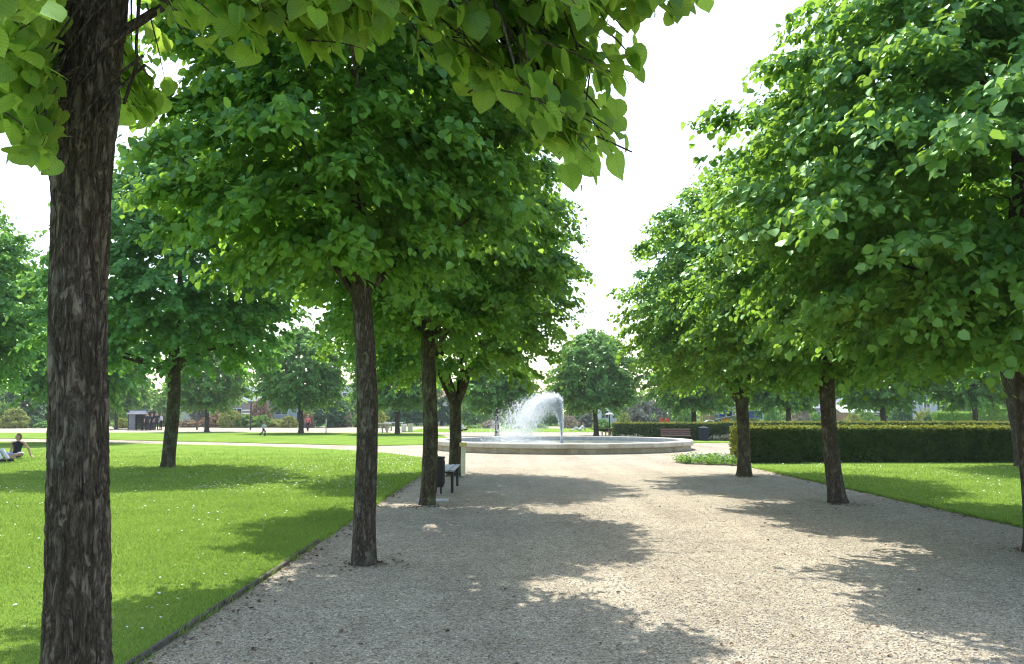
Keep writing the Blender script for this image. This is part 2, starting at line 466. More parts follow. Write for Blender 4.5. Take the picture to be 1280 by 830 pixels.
PROF = ([0, .06, .16, .32, .52, .72, .88, 1.0], [.30, .66, .92, 1.0, .93, .74, .45, .08])
PROF_BOX = ([0, .06, .16, .32, .55, .76, .92, 1.0], [.40, .78, .95, 1.0, .97, .84, .55, .15])
PROF_CONE = ([0, .06, .16, .30, .45, .60, .80, 1.0], [.42, .80, .98, 1.0, .90, .72, .46, .10])
PROF_ROUND = ([0, .08, .2, .42, .62, .8, .93, 1.0], [.48, .80, .96, 1.0, .94, .74, .42, .08])
PROF_DOME = ([0, .1, .3, .5, .7, .88, 1.0], [.82, .97, 1.0, .92, .72, .42, .08])
PROF_BUSH = ([0, .12, .3, .55, .78, .92, 1.0], [.78, .95, 1.0, .90, .65, .38, .1])

def sprays_to_leaves(rng, P, D, L, K, leaf, droop=.35, hang=.5, tv=L6_V, tf=L6_F, lift=1.0):
    n = len(P)
    s = (np.arange(K)[None, :] + rng.uniform(.2, .9, (n, K))) / K
    D = unit(D); L = np.asarray(L).reshape(-1, 1, 1) * np.ones((n, 1, 1))
    pos = P[:, None] + D[:, None] * L * s[..., None]
    pos[..., 2] -= droop * L[..., 0] * s ** 2
    up = np.array([0, 0, 1.0])
    S = np.cross(D, up[None]); S = unit(S)
    sg = np.where((np.arange(K) % 2 == 0), 1, -1)[None, :, None] * rng.uniform(.4, 1.1, (n, K, 1))
    T = D[:, None] * .55 + S[:, None] * sg - up * hang + rng.normal(0, .28, (n, K, 3))
    out = D.copy(); out[:, 2] = 0
    Nn = up * lift + out[:, None] * .45 + rng.normal(0, .38, (n, K, 3))
    pos = pos + rng.normal(0, .03, pos.shape)
    sz = leaf * rng.uniform(.55, 1.22, n * K)
    return scatter_leaves(pos.reshape(-1, 3), T.reshape(-1, 3), Nn.reshape(-1, 3), sz, tv, tf)

def crown_shape(rng, R, zb, zt, prof, nb):
    """bough tips on an uneven crown outline"""
    th = rng.uniform(0, 2 * PI, nb); t = rng.beta(1.25, 1.35, nb)
    lump_a = rng.uniform(0, 2 * PI, 14); lump_t = rng.uniform(0, 1, 14); lump_w = rng.uniform(-.24, .20, 14)
    def radius(th, t):
        r = np.interp(t, prof[0], prof[1])
        m = np.ones_like(r)
        for a, q, w in zip(lump_a, lump_t, lump_w):
            da = np.angle(np.exp(1j * (th - a)))
            m += w * np.exp(-(da / .55) ** 2 - ((t - q) / .16) ** 2)
        return R * r * m
    return th, t, radius

def make_crown(name, seed, R, zb, zt, n, K, leaf, L=.55, prof=PROF, nb=85, inner=.35, droop=.35, hollow=0.0, shelf=1.0, fill=.20):
    """leafy crown centred on the tree's axis: drooping leafy boughs over a looser interior; returns (mesh, bough list)"""
    rng = np.random.default_rng(seed)
    _, _, radius = crown_shape(rng, R, zb, zt, prof, 3)
    H = zt - zb
    # bough tips spread evenly over the outline
    cand_t = rng.beta(1.12, 1.22, nb * 12); cand_h = rng.uniform(0, 2 * PI, nb * 12)
    cr = radius(cand_h, cand_t)
    C = np.stack([cr * np.cos(cand_h), cr * np.sin(cand_h), zb + H * cand_t], 1)
    keep = [0]; dmin = np.linalg.norm((C - C[0]) * [1, 1, 1.5], axis=1)
    for _k in range(nb - 1):
        q = int(np.argmax(dmin * rng.uniform(.55, 1, len(dmin)))); keep.append(q)
        dmin = np.minimum(dmin, np.linalg.norm((C - C[q]) * [1, 1, 1.5], axis=1))
    tips = C[keep]; t = cand_t[keep]; th = cand_h[keep]
    tips[:, :2] *= rng.uniform(.84, 1.08, nb)[:, None]
    base = np.stack([0 * th, 0 * th, zb + H * np.clip(t * .75 - .08, 0, 1)], 1)
    el = np.interp(t, [0, .3, .8, 1], [-.12, .18, .55, 1.3]) + rng.normal(0, .16, nb)
    D = np.stack([np.cos(th), np.sin(th), el], 1) + np.stack([rng.normal(0, .22, nb), rng.normal(0, .22, nb), 0 * th], 1); D = unit(D)
    S = unit(np.cross(D, [0, 0, 1.0]))
    LB = R * .50 * rng.uniform(.75, 1.25, nb)
    nA = int(n * (1 - fill)); ib = rng.integers(0, nb, nA)
    s = rng.uniform(0, 1, nA) ** .75; lat = rng.normal(0, .5, nA) * (1.05 - .75 * s) * .20 * R * shelf
    PA = tips[ib] + D[ib] * (LB[ib] * (s - .92))[:, None] + S[ib] * lat[:, None]
    PA[:, 2] -= .26 * LB[ib] * s ** 2 - .10 + .35 * np.abs(lat)
    PA += rng.normal(0, .024 * R, PA.shape) * [1, 1, .6]
    DA = D[ib] * .8 + S[ib] * np.sign(lat)[:, None] * np.minimum(np.abs(lat) * 2.5, .8)[:, None] - np.array([0, 0, .28]) + rng.normal(0, .22, (nA, 3))
    nB = n - nA
    tb = rng.beta(1.15, 1.35, nB); hb = rng.uniform(0, 2 * PI, nB)
    rB = radius(hb, tb) * (inner + (.86 - inner) * rng.uniform(0, 1, nB) ** .6)
    PB = np.stack([rB * np.cos(hb), rB * np.sin(hb), zb + H * tb], 1)
    DB = np.stack([np.cos(hb), np.sin(hb), rng.normal(0, .4, nB)], 1) + rng.normal(0, .4, (nB, 3))
    P = np.concatenate([PA, PB]); Dd = np.concatenate([DA, DB])
    if hollow:
        k = ~((np.hypot(P[:, 0], P[:, 1]) < R * .5) & (P[:, 2] < zb + hollow))
        P, Dd = P[k], Dd[k]
    m = len(P)
    P = P - unit(Dd) * L * .5
    V, Fc = sprays_to_leaves(rng, P, Dd, L * rng.uniform(.65, 1.25, m), K, leaf, droop, .62)
    return mesh_np(name, V, Fc), (base, tips)

def trunk_mesh(seed, r0, h_fork, h_top, lean=(0, 0), boughs=None, limbs=0, spread=1.6, n=20, rough=.05, nbranch=40, flare=.35, multi=0, rtop=.6, R=2.5):
    """tapered trunk with root flare, limbs and boughs running into the crown"""
    rnd = random.Random(seed)
    mb = MB(); off = seed * 7.3
    def disp(p, d, i, w):
        a = mnoise.noise(Vector((d.x * 2.2 + off, d.y * 2.2, p.z * 1.2))) * rough * 1.4
        b = mnoise.noise(Vector((d.x * 8 + off, d.y * 8, p.z * 3.5))) * rough * .7
        return 1 + a + b
    def axis(z):
        k = z / h_fork
        return Vector((lean[0] * k + .03 * math.sin(z * 1.7 + seed), lean[1] * k + .03 * math.cos(z * 1.3 + seed), z))
    zs = [-.12, 0, .04, .1, .18, .3, .5] + [.5 + (h_fork - .5) * k / 16 for k in range(1, 17)]
    top = h_fork if multi else h_top
    if not multi: zs += [h_fork + (h_top - h_fork) * k / 8 for k in range(1, 9)]
    def rad(z):
        if z <= h_fork: r = r0 * (1 - (1 - rtop) * .45 * max(z, 0) / h_fork)
        else: r = r0 * (1 - (1 - rtop) * .45) * max(.12, 1 - .9 * (z - h_fork) / (h_top - h_fork))
        r *= 1 + flare * math.exp(-max(z, 0) / .16)
        if multi: r *= 1 + .45 * max(0, (z - h_fork * .82) / (h_fork * .18)) ** 2
        return r
    mb.tube([axis(z) for z in zs], [rad(z) for z in zs], n, True, disp)
    ax = axis(top)
    def arch(p0, p1, r, sag, m=8, nn=8):
        pts, rr = [], []
        for k in range(m + 1):
            s = k / m
            p = p0.lerp(p1, s); p.z += sag * math.sin(PI * s)
            p += Vector((mnoise.noise(p * 2.1 + Vector((off, 0, 0))), mnoise.noise(p * 2.3 + Vector((0, off, 0))), 0)) * .09 * (p1 - p0).length * math.sin(PI * s)
            pts.append(p); rr.append(r * (1 - .8 * s))
        mb.tube(pts, rr, nn, False, disp)
        return pts
    nodes = [(axis(z), rad(z)) for z in zs if z > h_fork * .95]
    if multi:
        for k in range(multi):
            a = 2 * PI * k / multi + rnd.uniform(-.3, .3); rr = spread * rnd.uniform(.75, 1.1)
            p0 = axis(h_fork) + Vector((math.cos(a), math.sin(a), 0)) * r0 * .55 - Vector((0, 0, .18))
            p1 = Vector((math.cos(a) * rr, math.sin(a) * rr, h_fork + (h_top - h_fork) * rnd.uniform(.6, 1)))
            pts = arch(p0, p1, r0 * rnd.uniform(.5, .66), -.12, 10, 10)
            nodes += [(p, r0 * .5 * (1 - .8 * i / 10)) for i, p in enumerate(pts)][2:]
    for k in range(limbs):
        a = 2 * PI * k / max(limbs, 1) + rnd.uniform(-.5, .5)
        z0 = h_fork * rnd.uniform(.88, 1.1); rr = spread * rnd.uniform(.8, 1.15)
        p0 = axis(min(z0, h_top)); p1 = Vector((math.cos(a) * rr, math.sin(a) * rr, z0 + rnd.uniform(.35, 1.6)))
        pts = arch(p0, p1, r0 * rnd.uniform(.3, .45), .05, 9, 8)
        nodes += [(p, r0 * .3 * (1 - .8 * i / 9)) for i, p in enumerate(pts)][3:]
    if boughs is not None:
        base, tips = boughs
        idx = list(range(len(tips))); rnd.shuffle(idx)
        for i in idx[:nbranch]:
            p1 = Vector(base[i]).lerp(Vector(tips[i]), .88)
            p0, r = min(nodes, key=lambda q: (q[0] - p1).length + abs(q[0].z - (p1.z - .6)) * .5)
            arch(p0.copy(), p1, min(r * .55, .035), .10, 6, 5)
    me = bpy.data.meshes.new('trunk')
    me.from_pydata(mb.v, [], mb.f); me.update()
    me.polygons.foreach_set('use_smooth', np.ones(len(me.polygons), dtype=bool))
    return me

def plant_tree(name, x, y, trunk_me, crown_me, bark, leaf, label, cat='tree', group=None, rz=0.0, sc=(1, 1, 1), crown_off=(0, 0, 0), crown_rz=None):
    root = empty(name, (x, y, 0))
    tag(root, label, cat, group)
    t = link('trunk', trunk_me, bark, root); t.rotation_euler.z = rz; t.scale = sc
    c = link('crown', crown_me, leaf, root); c.rotation_euler.z = rz if crown_rz is None else crown_rz; c.scale = sc
    c.location = crown_off
    return root
# ---------------------------------------------------------------- ground, paths, lawns
FX, FY = 2.35, 40.0                        # fountain centre
rs = random.Random(5)

def sheet(name, poly, z, mat):
    mb = MB(); mb.add([(x, y, z) for x, y in poly], [tuple(range(len(poly)))])
    return tag(mb.build(name, mat), kind='structure')

sheet('ground', [(-2500, -400), (2500, -400), (2500, 4000), (-2500, 4000)], -.02, M['field'])
sheet('gravel_path', [(-95, -10), (60, -10), (60, 112), (-95, 112)], 0.0, M['gravel'])

def smooth_poly(pts, n=6, wob=.03, step=.35):
    """resample with slightly uneven edges"""
    out = []
    m = len(pts)
    for i in range(m):
        a, b = pts[i], pts[(i + 1) % m]
        d = math.hypot(b[0] - a[0], b[1] - a[1]); k = max(1, min(160, int(d / step)))
        for q in range(k):
            s = q / k; x = a[0] + (b[0] - a[0]) * s; y = a[1] + (b[1] - a[1]) * s
            out.append((x + mnoise.noise(Vector((x * 1.7, y * 1.7, 3))) * wob, y + mnoise.noise(Vector((x * 1.7, y * 1.7, 9))) * wob))
    return out

def arc(cx, cy, r, a0, a1, n=12):
    return [(cx + r * math.cos(math.radians(a0 + (a1 - a0) * k / n)), cy + r * math.sin(math.radians(a0 + (a1 - a0) * k / n))) for k in range(n + 1)]

def lawn(poly, wob=.05, h=.03):
    p = smooth_poly(poly, wob=wob)
    mb = MB(); n = len(p)
    mb.add([(x, y, h) for x, y in p] + [(x, y, -.05) for x, y in p],
           [tuple(range(n))] + [(i, n + i, n + (i + 1) % n, (i + 1) % n) for i in range(n)])
    return tag(mb.build('lawn', M['lawn']), kind='structure')

LAWN_L = [(-2.45, -8), (-2.45, 27.2), (-2.75, 29.2), (-3.5, 31.6), (-5.2, 34.8), (-7.4, 37.8), (-10.4, 40.6), (-14.2, 43.1), (-20, 46), (-30, 49.3), (-60, 56), (-60, -8)]
LAWN_R = [(7.3, -8), (40, -8), (40, 29.5), (7.6, 29.5), (7.35, 27.0), (7.2, 25.0), (7.3, 23.5)]
LAWN_FL = [(-4.6, 44.5), (-6.2, 43.4), (-8.6, 44.0), (-15.5, 47.9), (-25, 53), (-40, 58.5), (-50, 64), (-44, 72.5), (-26, 74.5), (-7, 72), (-5.0, 62), (-3.5, 52)]
LAWN_B = [(-10, 76), (12, 76), (12, 95), (-10, 95)]
LAWN_BR = [(8.2, 47.8), (9.6, 47.4), (40, 47.2), (40, 100), (8.4, 100)]
for P_ in (LAWN_L, LAWN_R, LAWN_FL, LAWN_B, LAWN_BR): lawn(P_)

# timber edging along the left lawn
mb = MB(); y = 1.5
while y < 10.6:
    L = rs.uniform(1.6, 2.2)
    yy = min(y + L, 10.8)
    mb.box((-2.43 + rs.uniform(-.012, .012), (y + yy) / 2, -.002), (.035, yy - y - .012, .09), rz=rs.uniform(-.008, .008), bev=.008)
    y = yy
tag(mb.build('lawn_edging', M['timber_edge']), 'dark weathered timber edging between the left lawn and the gravel walk', 'edging')

# grass blades (left lawn near the camera, right lawn)
def inside(poly, X, Y):
    c = np.zeros(len(X), dtype=bool); n = len(poly); j = n - 1
    for i in range(n):
        xi, yi = poly[i]; xj, yj = poly[j]
        hit = ((yi > Y) != (yj > Y)) & (X < (xj - xi) * (Y - yi) / (yj - yi + 1e-12) + xi)
        c ^= hit; j = i
    return c

def grass_patch(seed, poly, bounds, n, hgt, wid, ypow=1.0):
    rng = np.random.default_rng(seed)
    X = rng.uniform(bounds[0], bounds[1], n); Y = bounds[2] + (bounds[3] - bounds[2]) * rng.uniform(0, 1, n) ** ypow
    k = inside(poly, X, Y) & (np.abs(X) < Y * .66 + .8) & (rng.uniform(0, 1, n) < np.clip((40 - Y) / 26, 0, 1)) & (rng.uniform(0, 1, n) < np.clip((bounds[3] - Y) / (.4 * (bounds[3] - bounds[2])), 0, 1))
    X, Y = X[k], Y[k]; n = len(X)
    a = rng.uniform(0, 2 * PI, n); h = hgt * rng.uniform(.5, 1.25, n) * (.8 + .03 * Y); w = wid * rng.uniform(.7, 1.3, n) * (.6 + .07 * Y)
    ln = rng.normal(0, .55, (n, 2)) * h[:, None]
    B = np.stack([X, Y, np.full(n, .022)], 1)
    dx = np.stack([np.cos(a) * w, np.sin(a) * w, 0 * a], 1)
    tip = B + np.stack([ln[:, 0], ln[:, 1], h], 1)
    V = np.stack([B - dx, B + dx, tip], 1).reshape(-1, 3)
    return V, np.arange(n * 3).reshape(-1, 3)
def merge(parts):
    Vs, Fs, o = [], [], 0
    for V, Fc in parts: Vs.append(V); Fs.append(Fc + o); o += len(V)
    return np.concatenate(Vs), np.concatenate(Fs)
def edge_tufts(seed, x0, y0, y1, n):
    rng = np.random.default_rng(seed); Y = rng.uniform(y0, y1, n)
    lump = np.array([mnoise.noise(Vector((q * 2.6, seed, 0))) for q in Y]); k = lump > rng.uniform(-.5, .3, n); Y = Y[k]; n = len(Y)
    X = x0 + rng.normal(0, .035, n); a = rng.uniform(0, 2 * PI, n); h = rng.uniform(.025, .075, n); w = .0032 + .0003 * Y
    B = np.stack([X, Y, np.full(n, .005)], 1); dx = np.stack([np.cos(a) * w, np.sin(a) * w, 0 * a], 1)
    tip = B + np.stack([rng.normal(0, .03, n), rng.normal(0, .03, n), h], 1)
    return np.stack([B - dx, B + dx, tip], 1).reshape(-1, 3), np.arange(n * 3).reshape(-1, 3)
V, Fc = merge([edge_tufts(7, -2.46, 3, 27, 13000), edge_tufts(8, 7.28, 9, 25, 16000), grass_patch(1, LAWN_L, (-12, -2.42, 4.5, 18), 300000, .034, .0042, 1.5),
               grass_patch(2, LAWN_L, (-24, -2.42, 8, 40), 330000, .034, .0052, 1.3),
               grass_patch(3, LAWN_R, (7.25, 19, 10, 28), 150000, .034, .0052, 1.2)])
tag(link('grass', mesh_np('grass', V, Fc), M['grass']), 'short mown grass on the lawns beside the gravel walk', 'grass', kind='stuff')

# daisies
rng = np.random.default_rng(11)
parts = []
def daisies(n, poly, bx, by, patch):
    X = rng.uniform(*bx, n); Y = by[0] + (by[1] - by[0]) * rng.uniform(0, 1, n) ** 1.3
    k = inside(poly, X, Y); X, Y = X[k], Y[k]
    q = np.array([mnoise.noise(Vector((x * .55, y * .35, patch))) for x, y in zip(X, Y)])
    k = q > rng.uniform(-.35, .45, len(q)); X, Y = X[k], Y[k]
    m = len(X); a = np.linspace(0, 2 * PI, 6, endpoint=False)
    r = rng.uniform(.007, .013, m) * (1 + .02 * Y); z = rng.uniform(.045, .065, m)
    tx, ty = rng.normal(0, .35, m), rng.normal(-.2, .3, m)
    dx = r[:, None] * np.cos(a)[None]; dy = r[:, None] * np.sin(a)[None]
    V = np.stack([X[:, None] + dx, Y[:, None] + dy, z[:, None] + dx * tx[:, None] + dy * ty[:, None]], -1)
    parts.append((V.reshape(-1, 3), np.arange(m * 6).reshape(-1, 6)))
daisies(5200, LAWN_L, (-14, -2.6), (5, 30), 1.0); daisies(3600, LAWN_R, (7.4, 20), (11, 28.5), 4.0); daisies(2600, LAWN_L, (-7, -2.6), (18, 31), 2.0)
V, Fc = merge(parts)
tag(link('daisies', mesh_np('daisies', V, Fc), M['daisy']), 'tiny white daisies scattered through the lawns', 'daisies', kind='stuff')

# loose stones on the near gravel, and litter of fallen bits
OCT_V = np.array([(1, 0, 0), (-1, 0, 0), (0, 1, 0), (0, -1, 0), (0, 0, 1), (0, 0, -1)], float)
OCT_F = np.array([(0, 2, 4), (2, 1, 4), (1, 3, 4), (3, 0, 4), (2, 0, 5), (1, 2, 5), (3, 1, 5), (0, 3, 5)])
def octas(P, S, seed):
    r = np.random.default_rng(seed); n = len(P)
    V = OCT_V[None] * S[:, None, :] * r.uniform(.7, 1.3, (n, 6, 1))
    a = r.uniform(0, 2 * PI, n); c, s = np.cos(a)[:, None], np.sin(a)[:, None]
    x, y = V[..., 0] * c - V[..., 1] * s, V[..., 0] * s + V[..., 1] * c
    V = np.stack([x, y, V[..., 2]], -1) + P[:, None]
    return V.reshape(-1, 3), (OCT_F[None] + (np.arange(n) * 6)[:, None, None]).reshape(-1, 3)
rng = np.random.default_rng(21)
n = 60000
Y = 4.6 + 11.5 * rng.uniform(0, 1, n) ** 1.9; X = rng.uniform(-1, 1, n) * (Y * .66 + .5)
k = (X > -2.38) & (X < 7.25); X, Y = X[k], Y[k]; n = len(X)
r = rng.uniform(.0025, .006, n) * (1 + .03 * Y)
S = np.stack([r * rng.uniform(.9, 1.6, n), r, r * rng.uniform(.5, .9, n)], 1)
V, Fc = octas(np.stack([X, Y, r * .45], 1), S, 22)
m, nt, out = new_mat('loose_stone')
b_ = N(nt, 'ShaderNodeBsdfPrincipled', Roughness=.9); g_ = nt.nodes.new('ShaderNodeNewGeometry')
nt.links.new(ramp(nt, g_.outputs['Random Per Island'], [(0, (.12, .10, .085)), (.25, (.27, .23, .19)), (.6, (.40, .355, .30)), (.9, (.50, .46, .40)), (1, (.78, .75, .70))]), b_.inputs['Base Color'])
nt.links.new(b_.outputs[0], out.inputs[0]); M['loose_stone'] = m
tag(link('loose_gravel', mesh_np('loose_gravel', V, Fc), M['loose_stone']), 'loose stones lying on the near gravel walk', 'gravel', kind='stuff')
n = 420
Y = 4.8 + 22 * rng.uniform(0, 1, n) ** 1.5; X = rng.uniform(-1, 1, n) * (Y * .62 + .3)
k = (X > -2.3) & (X < 7.2); X, Y = X[k], Y[k]
X = np.concatenate([X, -2.36 + rng.exponential(.10, 420), 7.2 - rng.exponential(.12, 260)]); Y = np.concatenate([Y, rng.uniform(4.6, 22, 420), rng.uniform(9, 24, 260)])
for tx_, ty_ in ((-1.57, 9.2), (-1.47, 14.9), (-1.5, 21.9), (6.02, 21.8), (5.95, 15.2), (6.1, 10.0)):
    q_ = rng.uniform(0, 2 * PI, 90); r_ = .15 + rng.exponential(.13, 90); X = np.concatenate([X, tx_ + r_ * np.cos(q_)]); Y = np.concatenate([Y, ty_ + r_ * np.sin(q_)])
n = len(X)
V, Fc = scatter_leaves(np.stack([X, Y, np.full(n, .012)], 1), rng.normal(0, 1, (n, 3)) * np.array([1, 1, .1]), rng.normal(0, .2, (n, 3)) + np.array([0, 0, 1.]), rng.uniform(.015, .05, n))
M['litter'] = simple('leaf_litter', (.12, .075, .04), .9, .5, 3)
tag(link('leaf_litter', mesh_np('leaf_litter', V, Fc), M['litter']), 'dry brown bits of leaf fallen on the gravel', 'leaf litter', kind='stuff')

# ---------------------------------------------------------------- fountain
fo = empty('fountain', (FX, FY, 0))
tag(fo, 'round pale stone fountain basin in the middle of the gravel plaza', 'fountain')
def ring_blocks(name, r0, r1, z0, z1, nblk, off, mat, bev=.015, gap=.004):
    mb = MB()
    for k in range(nblk):
        a0 = 2 * PI * (k + off) / nblk + gap / r1; a1 = 2 * PI * (k + 1 + off) / nblk - gap / r1
        j = rs.uniform(-.006, .006)
        mb.lathe([(r0, z0), (r1 + j - bev, z0), (r1 + j, z0 + bev), (r1 + j, z1 - bev), (r1 + j - bev, z1), (r0, z1)], 5, a0, a1)
    return mb.build(name, mat, fo)
ring_blocks('basin_wall', 5.70, 5.98, 0.0, .215, 36, .0, M['stone'])
ring_blocks('coping', 5.58, 6.10, .218, .43, 36, .5, M['coping'], .035)
mb = MB(); mb.lathe([(5.5, -.02), (5.699, -.02), (5.699, .217), (5.577, .217), (5.577, .41), (5.5, .41)], 96); mb.build('inner_lining', M['concrete'], fo)
mb = MB(); a = [2 * PI * k / 96 for k in range(96)]
mb.add([(5.52 * math.cos(q), 5.52 * math.sin(q), .24) for q in a], [tuple(range(96))]); mb.build('water', M['water'], fo)
mb = MB(); mb.tube([(0, 0, .1), (0, 0, .3), (0, 0, .42)], [.12, .08, .035], 12); mb.build('nozzle', M['steel'], fo)

# jet: drops thrown up from the nozzle and blown to the left
rng = np.random.default_rng(31)
n = 25000
T = np.where(rng.uniform(0, 1, n) < .75, rng.beta(2.3, 1.5, n), rng.uniform(0, 1, n)) * 1.30
q = np.abs(rng.normal(0, 1, n)); v0 = 6.25 * (1.03 - .085 * q) * rng.normal(1, .02, n)
ax_ = -(rng.gamma(6.5, .36, n) + .2 + .55 * q); az_ = rng.normal(0, .9, n)
vx, vy = rng.normal(-.16, .16, n), rng.normal(0, .28, n)
X = vx * T + .5 * ax_ * T ** 2; Yy = vy * T + .5 * az_ * T ** 2; Z = .42 + v0 * T - 4.905 * T ** 2
k = (Z > .24) & (X * X + Yy * Yy < 5.4 ** 2)
X, Yy, Z, T = X[k], Yy[k], Z[k], T[k]; n = len(X)
r = (.0055 + rng.exponential(.0045, n)).clip(0, .024) * np.interp(T, [0, .5, 1.3], [1.0, 1.05, 1.3])
S = np.stack([r, r, r * rng.uniform(1.0, 2.4, n)], 1)
V1 = octas(np.stack([X, Yy, Z], 1), S, 32)
n = 3200                                                  # the denser rising column
T = rng.uniform(0, 1, n) ** .8 * .60; v0 = 6.25 * rng.normal(1.0, .02, n)
w = .022 + .11 * T
X = rng.normal(0, 1, n) * w - .5 * 1.3 * T ** 2; Yy = rng.normal(0, 1, n) * w; Z = .42 + v0 * T - 4.905 * T ** 2
r = rng.uniform(.010, .024, n)
V2 = octas(np.stack([X, Yy, Z], 1), np.stack([r, r, r * 2.2], 1), 33)
n = 4200                                                  # splashes where it lands
X = rng.normal(-1.9, .8, n); Yy = rng.normal(0, .8, n); Z = .25 + rng.exponential(.2, n)
k = X * X + Yy * Yy < 5.3 ** 2; X, Yy, Z = X[k], Yy[k], Z[k]; r = rng.uniform(.005, .013, len(X))
V3 = octas(np.stack([X, Yy, Z], 1), np.stack([r, r, r], 1), 34)
V, Fc = merge([V1, V2, V3])
o = link('water_jet', mesh_np('water_jet', V, Fc), M['spray']); o.location = (FX, FY, 0)
tag(o, 'white plume of fountain water rising from the basin and blowing left', 'water jet', kind='stuff')

# ---------------------------------------------------------------- hedges
def hedge(x0, x1, y0, y1, h, dens, leaf, seed, label, top_share=.35, yellow_top=True, end_dens=1.0, endgold=False, dome=.03):
    rng = np.random.default_rng(seed)
    root = empty('hedge', ((x0 + x1) / 2, y0, 0)); tag(root, label, 'hedge', 'clipped hedges')
    cx, cy = (x0 + x1) / 2, y0
    ins = .05
    mb = MB(); mb.box((0, (y1 - y0) / 2, h / 2 - ins / 2), (x1 - x0 - 2 * ins, y1 - y0 - 2 * ins, h - ins)); mb.build('core', M['leaf_yew'], root)
    def face(n, P, nrm):
        P = P + rng.normal(0, .018, P.shape)
        P[:, 2] *= np.where(rng.uniform(0, 1, n) < .02, 1.07, 1.0)
        P[:, 2] += np.where(P[:, 2] > h * .85, dome * np.sin(np.clip(P[:, 1] / (y1 - y0), 0, 1) * PI), 0)
        lump = np.array([mnoise.noise(Vector((p[0] * 1.6 + seed, p[1] * 1.6, p[2] * 1.9))) for p in P])
        P += np.array(nrm)[None] * (lump * (.03 if nrm[2] > .5 else .07))[:, None]
        Nn = np.array(nrm)[None] + rng.normal(0, .55, (n, 3))
        T = rng.normal(0, 1, (n, 3)); T[:, 2] = np.abs(T[:, 2]) * .6
        return scatter_leaves(P, T, Nn, leaf * rng.uniform(.7, 1.3, n))
    w, dpt = x1 - x0, y1 - y0
    def u(n, a, b): return rng.uniform(a, b, n)
    sides = []
    n = int(w * h * dens); sides.append(face(n, np.stack([u(n, -w / 2, w / 2), np.zeros(n), u(n, .02, h)], 1), (0, -1, 0)))
    n = int(dpt * h * dens * end_dens)
    sides.append(face(n, np.stack([np.full(n, -w / 2), u(n, 0, dpt), u(n, .02, h)], 1), (-1, 0, 0)))
    sides.append(face(n // 2, np.stack([np.full(n // 2, w / 2), u(n // 2, 0, dpt), u(n // 2, .02, h)], 1), (1, 0, 0)))
    n = int(w * h * dens * .3); sides.append(face(n, np.stack([u(n, -w / 2, w / 2), np.full(n, dpt), u(n, .02, h)], 1), (0, 1, 0)))
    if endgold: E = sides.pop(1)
    n = int(w * dpt * dens * .8)
    V, Fc = face(n, np.stack([u(n, -w / 2, w / 2), u(n, 0, dpt), np.full(n, h)], 1), (0, 0, 1))
    if not yellow_top: sides.append((V, Fc))
    V2, F2 = merge(sides); link('foliage', mesh_np('hedge_face', V2, F2), M['leaf_yew'], root)
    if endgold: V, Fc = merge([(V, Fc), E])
    if yellow_top: link('yellow_leaves', mesh_np('hedge_top', V, Fc), M['leaf_yew_yellow'], root)  # yellower leaf colour over the hedge top and one block's left end
    return root
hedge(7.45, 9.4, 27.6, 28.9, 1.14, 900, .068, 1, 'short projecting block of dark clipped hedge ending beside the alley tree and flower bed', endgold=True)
hedge(9.42, 26, 28.05, 29.6, 1.14, 620, .068, 2, 'long dark clipped hedge with yellow-green top running behind the right lawn')
hedge(6.3, 12.85, 51.5, 53.0, 1.06, 420, .07, 3, 'dark clipped hedge behind the brown bench, left end near the lamp post', dome=.0)
hedge(12.9, 34, 51.6, 53.1, 1.12, 300, .075, 4, 'long dark clipped hedge behind the litter bin, reaching right behind the nearer hedge', dome=.0)

# pale green clipped hedges behind on the right
def tall_hedge(px0, px1, d, h, seed, label):
    x0, x1 = side(px0, d), side(px1, d)
    o = hedge(x0, x1, d, d + 1.2, h, 160, .13, seed, label, yellow_top=False)
    for c in o.children: c.material_slots[0].link = 'OBJECT'; c.material_slots[0].material = M['leaf_fresh']
tall_hedge(1173, 1218, 74, 1.75, 5, 'tall light green hedge left of the far right tree trunk')
tall_hedge(1224, 1259, 75, 2.1, 6, 'taller light green hedge right of the far right tree trunk')

# flower bed beside the plaza
mb = MB(); pts = [(7.4, 26.3)] + arc(6.9, 28.2, 1.45, -100, -260, 16) + [(7.4, 29.7)]
mb.add([(x, y, .012) for x, y in pts] , [tuple(range(len(pts)))])
o = mb.build('flower_bed', M['soil']); tag(o, kind='structure')
rng = np.random.default_rng(41); n = 420
X = rng.uniform(5.3, 7.5, n); Yy = rng.uniform(26.5, 29.8, n); k = inside(pts, X, Yy); X, Yy = X[k], Yy[k]; n = len(X)
P = np.stack([X, Yy, np.full(n, .03)], 1); D = rng.normal(0, .5, (n, 3)); D[:, 2] = 1
V, Fc = sprays_to_leaves(rng, P, D, rng.uniform(.12, .30, n), 9, .075, .05, .1)
tag(link('bedding_plants', mesh_np('bedding', V, Fc), M['leaf_fresh']), 'low leafy bedding plants filling the rounded flower bed', 'plants', kind='stuff')
n = 110; X = rng.uniform(5.4, 7.4, n); Yy = rng.uniform(26.7, 29.6, n); k = inside(pts, X, Yy); X, Yy = X[k], Yy[k]; n = len(X)
V, Fc = octas(np.stack([X, Yy, rng.uniform(.16, .32, n)], 1), np.full((n, 3), .022), 43)
tag(link('bedding_flowers', mesh_np('bedding_flowers', V, Fc), M['cloth_lilac']), 'pale lilac blooms dotted over the rounded flower bed', 'flowers', kind='stuff')
